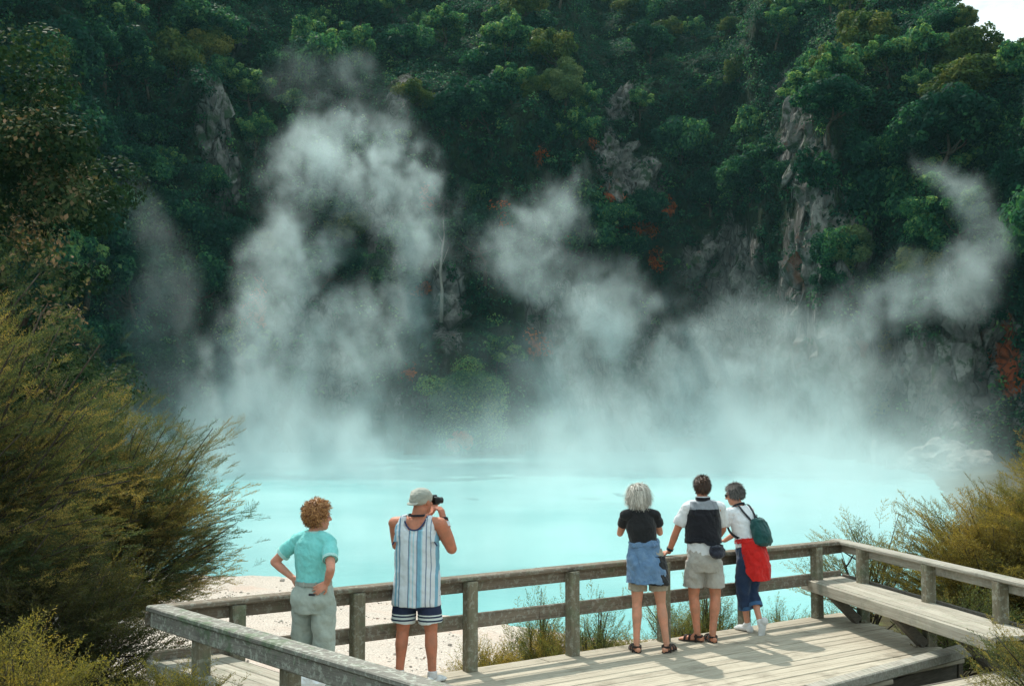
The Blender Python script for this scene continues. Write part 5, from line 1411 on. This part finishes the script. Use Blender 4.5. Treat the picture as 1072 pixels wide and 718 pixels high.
def camera_thing(label, P, loc, rz, cpos, yaw, sc=1.0):
    o = empty('camera', loc, rz); tag(o, label, 'camera')
    R = rotz(yaw)
    S = Solid(); S.loft([(cpos + R @ V3(0, -.032, 0) * sc, .065 * sc, .044 * sc), (cpos + R @ V3(0, .026, 0) * sc, .065 * sc, .044 * sc)], xaxis=R @ V3(1, 0, 0), power=6); S.loft([(cpos + R @ V3(0, -.03, .045) * sc, .026 * sc, .022 * sc), (cpos + R @ V3(0, .02, .045) * sc, .022 * sc, .020 * sc)], xaxis=R @ V3(1, 0, 0), power=5)
    S.build('camera_body', m_blackp, o, .004, 2)
    mb = MB(); a, b = cpos + R @ V3(0, .026, 0) * sc, cpos + R @ V3(0, .09, 0) * sc
    mb.tube([tuple(a), tuple(a * .5 + b * .5), tuple(b)], [.032 * sc, .033 * sc, .036 * sc], 20); mb.build('lens', m_blackp, o, smooth=True)
    return o
camera_thing('black camera held up to the face of the man in the striped vest', B, B.location, -0.16, hc + hR @ V3(0.020, .135, .000), -.75, .85).scale = B.scale

# ---- grey haired woman with denim round her waist
m_black = cloth('black_cotton', (0.014, 0.015, 0.017), (0.022, 0.022, 0.024)); m_denim = cloth('faded_blue_denim', (0.10, 0.19, 0.33), (0.16, 0.26, 0.40), fold=.5); m_khaki = cloth('khaki_cotton', (0.36, 0.32, 0.25))
m_grey = hair_mat('silver_grey_hair', (0.34, 0.31, 0.26), (0.80, 0.76, 0.68)); m_sand = cloth('dark_brown_sandal_leather', (0.035, 0.022, 0.018), fold=.1)
C_ = person('woman with shoulder length grey hair, black top and a denim shirt tied round her waist', (1.42, 11.62, 0), 0.04)
S = Solid(); hc = V3(-.085, .05, 1.605); hR = rotz(-.05) @ rotx(-.08)
shl, ell_, wrl = (-.235, .0, 1.405), (-.270, .14, 1.205), (-.13, .27, 1.45)
shr_, elr, wrr = (.085, .0, 1.405), (.150, .11, 1.215), (.015, .26, 1.46)
S.loft(torso_secs((-.02, 0, .95), (-.065, 0, 1.29), (-.08, -.005, 1.465), (.155, .165, .125, .145, .130, .062), (.115, .12, .10, .11, .09, .055)))
S.cap((-.08, -.005, 1.42), .052, hc + V3(0, -.02, -.06), .048); head(S, hc, hR, .95); arm(S, shl, ell_, wrl, .90); arm(S, shr_, elr, wrr, .90)
S.cap(shl, .05, (-.145, 0, 1.425), .055); S.cap(shr_, .05, (-.005, 0, 1.425), .055)
hand(S, wrr, (-.35, .25, .8), (-.8, .1, -.3), -1, .75, .92); hand(S, wrl, (.35, .25, .8), (.8, .1, -.3), 1, .75, .92)
fl = [((-.10, 0, .9), (-.115, .01, .50), (-.125, -.02, .085), (-.12, 1, 0)), ((.10, 0, .9), (.135, .01, .50), (.185, -.04, .085), (.75, 1, 0))]
for hp, kn, an, fd in fl: leg(S, hp, kn, an, .96); foot(S, an, fd, .23, .95)
S.build('body', m_skin_l, C_, .006)
S = Solid(); S.loft([((-.035, 0, 1.05), .150, .122), ((-.045, 0, 1.15), .142, .118), ((-.065, 0, 1.28), .160, .126), ((-.072, 0, 1.37), .152, .108), ((-.078, -.003, 1.43), .112, .082), ((-.08, -.003, 1.468), .080, .066)])
S.cap(shl, .060, (-.145, 0, 1.42), .064); S.cap(shr_, .060, (-.005, 0, 1.42), .064); sleeve(S, shl, ell_, .52, .060, .060); sleeve(S, shr_, elr, .52, .060, .061)
S.build('black_top', m_black, C_, .006, 3, .005, 10, 4)
S = Solid(); S.loft([((0, 0, 1.06), .15, .12), ((0, 0, .95), .178, .14), ((0, 0, .83), .182, .142)])
for (hp, kn, an, fd), s in zip(fl, (-1, 1)): tube_leg(S, [((s * .10, 0, .88), .098), ((s * .108, .0, .72), .097), ((s * .113, .005, .635), .100)])
S.build('shorts', m_khaki, C_, .007, 3, .007, 9, 1)
S = Solid(); S.crescent([((-.04, 0, 1.12), .160, .132, 0), ((-.03, 0, 1.02), .180, .155, -2), ((-.02, -.01, .90), .205, .180, -4), ((-.015, -.015, .72), .222, .200, -4)], 178, 348, .014)
S.build('denim_shirt', m_denim, C_, .006, 2, .016, 7, 2)
S = Solid(); S.loft([((-.042, 0, 1.145), .158, .130), ((-.038, 0, 1.09), .168, .140)]); S.build('tied_sleeves', m_denim, C_, .007, 3, .012, 14, 3)
S = Solid(); S.crescent([((0.01, 0, 1.00), .172, .146), ((0.012, -.005, .88), .194, .168), ((.015, -.008, .705), .212, .188)], 180, 358, .010); S.build('dark_lining', m_black, C_, .006, 2, .014, 7, 6)
hair(hc, hR, C_, m_grey, 8, (.080, .100, .104), (0, -.014, .024), 'long', .14, 3200, .40, -.9, .10, width=.0045)
mb = MB(); f = lambda *p: hc + hR @ V3(*p); m_clip, t = material('dark_hair_clip'); finish(t, (0.05, 0.04, 0.035), .35)
mb.tube([tuple(f(-.045, -.120, .055)), tuple(f(0, -.135, .062)), tuple(f(.045, -.120, .055))], [.006, .010, .006], 8); mb.build('hair_clip', m_clip, C_, smooth=True)
eyes(hc, hR, C_, .95)
def sandals(parent, feet, L, mat, k=1.0):
    for an, fd in feet:
        an = V3(*an); d = unit(fd); lat = np.cross(d, (0, 0, 1)); base = an - V3(0, 0, .052)
        S = Solid(); z = .012
        S.loft([((base + d * -.065)[:2].tolist() + [z], .030 * k, .012), ((base + d * -.02)[:2].tolist() + [z], .040 * k, .012), ((base + d * L * .3)[:2].tolist() + [z], .042 * k, .012), ((base + d * L * .58)[:2].tolist() + [z], .050 * k, .012), ((base + d * L * .80)[:2].tolist() + [z], .036 * k, .012)], xaxis=tuple(lat))
        S.build('sandal_sole', mat, parent, .005, 1)
        for q, zz, rx, rz_ in ((.02, .072, .046, .030), (.30, .040, .052, .034), (.50, .030, .053, .028)):
            c = base + d * L * q; pts = []; nn = []
            for a in np.radians(np.linspace(-10, 190, 13)): pts.append(c[:3] * V3(1, 1, 0) + lat * math.cos(a) * rx * k + V3(0, 0, .018 + math.sin(a) * (rz_ + .02 if q > .1 else rz_ + .055)) + d * (0)); nn.append(lat * math.cos(a) + V3(0, 0, math.sin(a)))
            band('sandal_strap', mat, parent, pts, .024, .006, False, nn)
        c = base; pts = []; nn = []
        for a in np.radians(np.linspace(150, 390, 13)): pts.append(c * V3(1, 1, 0) + lat * math.cos(a) * .046 * k + d * (math.sin(a) * .052 - .005) + V3(0, 0, .062)); nn.append(lat * math.cos(a) + d * math.sin(a))
        band('heel_strap', mat, parent, pts, .022, .006, False, nn)
sandals(C_, [(x[2], x[3]) for x in fl], .23, m_sand, .96)
camera_thing('small black camera held to the face of the grey haired woman', C_, C_.location, .04, hc + hR @ V3(.035, .15, .0), -.05, .85)

# ---- man in black vest leaning on the rail
m_white = cloth('white_cotton_shirt', (0.76, 0.78, 0.80), (0.66, 0.69, 0.72)); m_fleece = cloth('black_fleece', (0.013, 0.013, 0.017), (0.020, 0.020, 0.026), .95, 160); m_yoke = cloth('grey_vest_yoke', (0.26, 0.28, 0.31)); m_stone = cloth('stone_grey_cotton', (0.44, 0.42, 0.38), (0.36, 0.345, 0.31), fold=.5)
m_brown = hair_mat('short_dark_brown_hair', (0.022, 0.012, 0.008), (0.105, 0.052, 0.028)); m_bagn = cloth('navy_black_nylon', (0.014, 0.017, 0.030), (0.022, 0.024, 0.038), .6, 200)
D = person('man in black vest, white shirt and stone shorts, left hand on the rail', (2.10, 12.14, 0), 0.02)
S = Solid(); hc = V3(.0, .075, 1.655); hR = rotz(.10) @ rotx(-.05)
shl, ell_, wrl = (-.182, .03, 1.435), (-.285, .08, 1.180), (-.355, .17, .945)
shr_, elr, wrr = (.185, .03, 1.435), (.245, .16, 1.19), (.18, .38, 1.02)
S.loft(torso_secs((0, 0, .92), (0, .03, 1.31), (0, .025, 1.51), (.15, .165, .155, .175, .16, .075), (.115, .125, .115, .125, .10, .06)))
S.cap((0, .03, 1.47), .06, hc + V3(0, -.02, -.07), .055); head(S, hc, hR, 1.0); arm(S, shl, ell_, wrl, 1.05); arm(S, shr_, elr, wrr, 1.05)
S.cap(shl, .048, (-.08, .03, 1.445), .052); S.cap(shr_, .048, (.08, .03, 1.445), .052)
hand(S, wrl, (-.75, .25, -.18), (.1, .1, -1), 1, .15, 1.05); hand(S, wrr, (-.3, .8, -.3), (0, 0, -1), 1, .4, 1.05)
fl = [((-.095, 0, .88), (-.115, .02, .49), (-.085, -.02, .085), (-.95, .5, 0)), ((.095, 0, .88), (.125, .015, .49), (.075, -.05, .085), (-.15, 1, 0))]
for hp, kn, an, fd in fl: leg(S, hp, kn, an, 1.06); foot(S, an, fd, .26)
S.build('body', m_skin_m, D, .006)
S = Solid(); S.loft([((0, 0, .93), .188, .150), ((0, .01, 1.05), .185, .148), ((0, .025, 1.20), .182, .142), ((0, .03, 1.34), .186, .138), ((0, .03, 1.43), .165, .11), ((0, .028, 1.49), .10, .08)])
S.cap(shl, .067, (-.08, .03, 1.462), .068); S.cap(shr_, .067, (.08, .03, 1.462), .068); sleeve(S, shl, ell_, .72, .080, .076); sleeve(S, shr_, elr, .75, .080, .076)
S.build('white_shirt', m_white, D, .0065, 3, .009, 9, 7)
S = Solid(); S.loft([((0, .005, 1.055), .200, .162), ((0, .015, 1.14), .200, .160), ((0, .028, 1.28), .198, .153), ((0, .03, 1.37), .190, .142), ((0, .028, 1.44), .165, .118), ((0, .026, 1.50), .115, .09), ((0, .028, 1.522), .075, .07)])
for s in (-1, 1): S.loft([((s * .115, .03, 1.36), .06, .13), ((s * .125, .028, 1.455), .045, .105), ((s * .11, .025, 1.512), .035, .075)], axis=(0, 0, 1))
S.build('fleece_vest', m_fleece, D, .0065, 3, .006, 9, 9, mats=[m_fleece, m_yoke], pick=lambda c: 1 if c[2] > 1.43 else 0)
ring_band('collar', m_fleece, D, (0, .03, 1.535), .074, .070, .040, .008); ring_band('shirt_collar', m_white, D, (0, .032, 1.556), .068, .064, .02, .006)
S = Solid(); S.loft([((0, 0, 1.02), .172, .135), ((0, 0, .96), .182, .145), ((0, -.01, .86), .198, .158), ((0, 0, .77), .195, .148)]); S.ell((-.08, -.055, .87), (.095, .09, .10)); S.ell((.08, -.055, .87), (.095, .09, .10))
for s in (-1, 1): tube_leg(S, [((s * .10, 0, .86), .108), ((s * .112, .0, .70), .112), ((s * .118, .008, .585), .113)])
S.build('shorts', m_stone, D, .007, 3, .010, 8, 4)
ring_band('wrist_watch', m_strap, D, V3(*wrl) + unit(V3(*ell_) - V3(*wrl)) * .035, .032, .032, .026, .007, align_z(V3(*ell_) - V3(*wrl)))
hair(hc, hR, D, m_brown, 12, (.084, .103, .104), (0, -.014, .028), 'short', .042, 2400, .42, -.62, width=.0055); eyes(hc, hR, D)
sandals(D, [(x[2], x[3]) for x in fl], .26, m_sand, 1.0)
wb = empty('waist_bag', D.location, 0.02); tag(wb, 'dark navy waist bag strapped at the right hip of the leaning man', 'bag')
S = Solid(); Rb = rotz(.45) @ roty(.12)
S.ell((.105, -.205, .985), (.105, .055, .075), Rb); S.ell((.105, -.232, .965), (.075, .045, .048), Rb); S.loft([((.105, -.19, 1.045), .085, .045), ((.105, -.20, .99), .10, .06)], xaxis=Rb @ V3(1, 0, 0)); S.build('pouch', m_bagn, wb, .006, 4, .004, 14, 2)
band('zip_flap', m_strap, wb, [tuple(V3(.105, -.205, 1.03) + Rb @ V3(q * .09, -.052 + abs(q) * .03, -.012 * abs(q))) for q in np.linspace(-1, 1, 9)], .014, .006, False, [(.4, -1, .3)] * 9)
pts, nn = [], []
for q in np.radians(np.linspace(-50, 310, 30, endpoint=False)):
    pts.append((math.cos(q) * .206, math.sin(q) * .166, 1.035 - .045 * math.sin(q * 1.0 + .6) + .03 * (math.cos(q) < 0))); nn.append((math.cos(q), math.sin(q), 0))
band('strap', m_strap, wb, pts, .042, .006, True, nn)

# ---- woman in profile with backpack and red jacket
m_navy = cloth('dark_navy_denim', (0.018, 0.036, 0.085), (0.028, 0.052, 0.11), fold=.5); m_cuff = cloth('lighter_blue_turnup', (0.05, 0.13, 0.27)); m_red = cloth('bright_red_fleece', (0.62, 0.022, 0.018), (0.50, 0.015, 0.014), .9, 160, .5)
m_dgrey = hair_mat('short_salt_and_pepper_hair', (0.028, 0.024, 0.022), (0.20, 0.185, 0.17)); m_pack = cloth('dark_green_nylon', (0.008, 0.055, 0.055), (0.012, 0.085, 0.080), .55, 200, .3)
E = person('woman in profile, white top, navy trousers, red jacket round her waist', (2.70, 12.60, 0), 0.72)
S = Solid(); hc = V3(.0, .20, 1.535); hR = rotz(.35) @ rotx(-.22)
shl, ell_, wrl = (-.165, .15, 1.345), (-.20, .26, 1.11), (-.10, .43, .98)
shr_, elr, wrr = (.165, .13, 1.345), (.205, .27, 1.12), (.11, .44, .985)
S.loft(torso_secs((0, 0, .90), (0, .09, 1.24), (0, .13, 1.405), (.140, .150, .125, .145, .13, .060), (.105, .115, .10, .105, .085, .054)), axis=None)
S.cap((0, .13, 1.36), .055, hc + V3(0, -.025, -.06), .05); head(S, hc, hR, .96); arm(S, shl, ell_, wrl, .94); arm(S, shr_, elr, wrr, .94)
S.cap(shl, .052, (-.07, .13, 1.36), .056); S.cap(shr_, .052, (.07, .13, 1.36), .056)
hand(S, wrl, (.5, .6, -.1), (0, 0, -1), 1, .3, .93); hand(S, wrr, (-.5, .6, -.1), (0, 0, -1), -1, .3, .93)
fl = [((-.095, 0, .86), (-.06, .06, .46), (.02, .06, .088), (.15, 1, 0)), ((.095, 0, .86), (.07, .03, .47), (-.03, -.15, .150), (.10, .38, -.92))]
leg(S, *fl[0][:3], .90); leg(S, *fl[1][:3], .90); foot(S, fl[0][2], fl[0][3], .235, .96); foot(S, fl[1][2], fl[1][3], .235, .96, up=(0, .92, .38))
S.build('body', m_skin_l, E, .006)
S = Solid(); S.loft([((0, .01, .97), .172, .142), ((0, .045, 1.10), .156, .130), ((0, .09, 1.24), .168, .130), ((0, .115, 1.33), .158, .108), ((0, .13, 1.38), .112, .084), ((0, .137, 1.41), .075, .066)])
S.cap(shl, .060, (-.07, .13, 1.355), .062); S.cap(shr_, .060, (.07, .13, 1.355), .062); sleeve(S, shl, ell_, .58, .070, .066); sleeve(S, shr_, elr, .58, .070, .066)
S.build('white_top', m_white, E, .006, 3, .007, 10, 1)
ring_band('collar', m_strap, E, V3(0, .142, 1.425), .064, .062, .024, .006, rotx(-.4))
S = Solid(); S.loft([((0, .005, 1.0), .160, .13), ((0, 0, .93), .178, .145), ((0, -.01, .85), .182, .150), ((0, 0, .76), .17, .14)]); S.ell((-.075, -.05, .86), (.09, .09, .10)); S.ell((.075, -.05, .86), (.09, .09, .10))
tube_leg(S, [((-.09, 0, .84), .098), ((-.075, .04, .62), .088), ((-.05, .06, .43), .078), ((-.015, .06, .27), .076)]); tube_leg(S, [((.09, 0, .84), .098), ((.082, .02, .62), .088), ((.06, .02, .46), .078), ((.02, -.055, .30), .076)])
S.build('cropped_trousers', m_navy, E, .0065, 3, .008, 9, 2)
for c, d in (((-.018, .06, .285), (.035, 0, -.16)), ((.024, -.048, .315), (-.04, -.075, -.16))): ring_band('turn_up', m_cuff, E, c, .077, .079, .042, .005, align_z(d))
S = Solid(); S.crescent([((0, 0, 1.04), .174, .148), ((0, -.01, .96), .190, .170), ((.01, -.015, .84), .200, .188, -4), ((.02, -.02, .70), .202, .196, -12), ((.03, -.025, .60), .190, .196, -26)], 184, 342, .016)
S.build('red_jacket', m_red, E, .006, 3, .016, 7, 5)
S = Solid(); S.loft([((0, .012, 1.065), .175, .145), ((0, .005, 1.01), .184, .156)]); S.build('tied_sleeves', m_red, E, .006, 3, .010, 14, 6)
hair(hc, hR, E, m_dgrey, 15, (.084, .102, .104), (0, -.012, .028), 'short', .045, 2400, .42, -.55, width=.0055); eyes(hc, hR, E, .96)
f = lambda *p: hc + hR @ (V3(*p) * .96)
sg = empty('sunglasses', E.location, .72); tag(sg, 'dark sunglasses worn by the woman in profile', 'sunglasses')
for s in (-1, 1):
    S = Solid(); S.loft([(f(s * .034, .094, .012), .029, .019), (f(s * .034, .103, .012), .029, .019)], xaxis=hR @ V3(1, 0, 0), power=3); S.build('lens', m_blackp, sg, .0035, 1)
    mb = MB(); mb.tube([tuple(f(s * .060, .094, .016)), tuple(f(s * .078, .05, .016)), tuple(f(s * .082, -.01, .012))], .003, 6); mb.build('temple_arm', m_blackp, sg)
mb = MB(); mb.tube([tuple(f(-.010, .104, .016)), tuple(f(.010, .104, .016))], .003, 6); mb.build('bridge', m_blackp, sg)
S = Solid(); foot(S, fl[0][2], fl[0][3], .235, 1.13); S.build('shoe', m_shoe, E, .006, 3)
S = Solid(); foot(S, fl[1][2], fl[1][3], .235, 1.13, up=(0, .92, .38)); S.build('shoe', m_shoe, E, .006, 3)
bp = empty('backpack', E.location, .72); tag(bp, 'small dark green backpack worn by the woman in the white top', 'backpack')
S = Solid(); Rp = rotx(-.30); c0 = V3(.02, -.125, 1.15); g = lambda *p: c0 + Rp @ V3(*p)
S.loft([(g(0, 0, -.155), .105, .055), (g(0, -.01, -.14), .125, .075), (g(0, -.015, -.02), .128, .085), (g(0, -.005, .08), .112, .072), (g(0, .0, .135), .080, .050), (g(0, .0, .15), .05, .03)], xaxis=(1, 0, 0), power=2.6)
S.ell(g(0, -.065, -.075), (.09, .045, .07), Rp); S.ell(g(0, -.03, .10), (.095, .055, .035), Rp)
S.build('bag', m_pack, bp, .006, 4, .006, 13, 3)
for s in (-1, 1):
    top = g(s * .055, .04, .13)
    pts = [top, V3(s * .085, .02, 1.36), V3(s * .095, .09, 1.425), V3(s * .105, .17, 1.395), V3(s * .13, .215, 1.30), V3(s * .165, .17, 1.17), V3(s * .168, .06, 1.08), g(s * .115, .03, -.12)]
    nn = [V3(0, -1, .6), V3(0, -.7, .8), V3(0, 0, 1), V3(0, .6, .8), V3(s * .3, 1, .1), V3(s, .4, 0), V3(s, 0, -.1), V3(s, -.3, -.2)]
    # smooth the strap path
    P = np.array([np.array(p) for p in pts]); tq = np.linspace(0, len(P) - 1, 36); nnA = np.array(nn)
    def cr(Q, t_):
        i = int(min(t_, len(Q) - 1.001)); fq = t_ - i; q = [Q[max(0, min(len(Q) - 1, i + o))] for o in (-1, 0, 1, 2)]
        return .5 * ((2 * q[1]) + (-q[0] + q[2]) * fq + (2 * q[0] - 5 * q[1] + 4 * q[2] - q[3]) * fq ** 2 + (-q[0] + 3 * q[1] - 3 * q[2] + q[3]) * fq ** 3)
    band('shoulder_strap', m_strap, bp, [tuple(cr(P, q)) for q in tq], .030, .006, False, [tuple(cr(nnA, q)) for q in tq])
mb = MB(); mb.tube([tuple(g(-.025, .01, .14)), tuple(g(-.02, -.005, .185)), tuple(g(.02, -.005, .185)), tuple(g(.025, .01, .14))], .006, 6); mb.build('handle', m_strap, bp, smooth=True)
mb = MB(); mb.tube([tuple(g(q * .10, -.075 + .04 * abs(q) ** 2, .045)) for q in np.linspace(-1, 1, 9)], .005, 6); mb.build('zip', m_strap, bp, smooth=True)
# ------------------------------------------------------------------ teal haze box added to lift the dark cliff tones
m_haze, t = material('teal_lift_haze')
v = t.node('ShaderNodeVolumePrincipled', {'Color': (0.48, 0.94, 0.98), 'Density': HAZE, 'Anisotropy': 0.0})
t.l.new(v.outputs[0], t.out.inputs['Volume'])
mb = MB(); mb.prism([(-950, -350), (950, -350), (950, 1100), (-950, 1100)], -120, 125)
hz = mb.build('haze', m_haze); tag(hz, 'thin teal haze added over the crater lake to lift its dark tones', 'haze', kind='stuff')
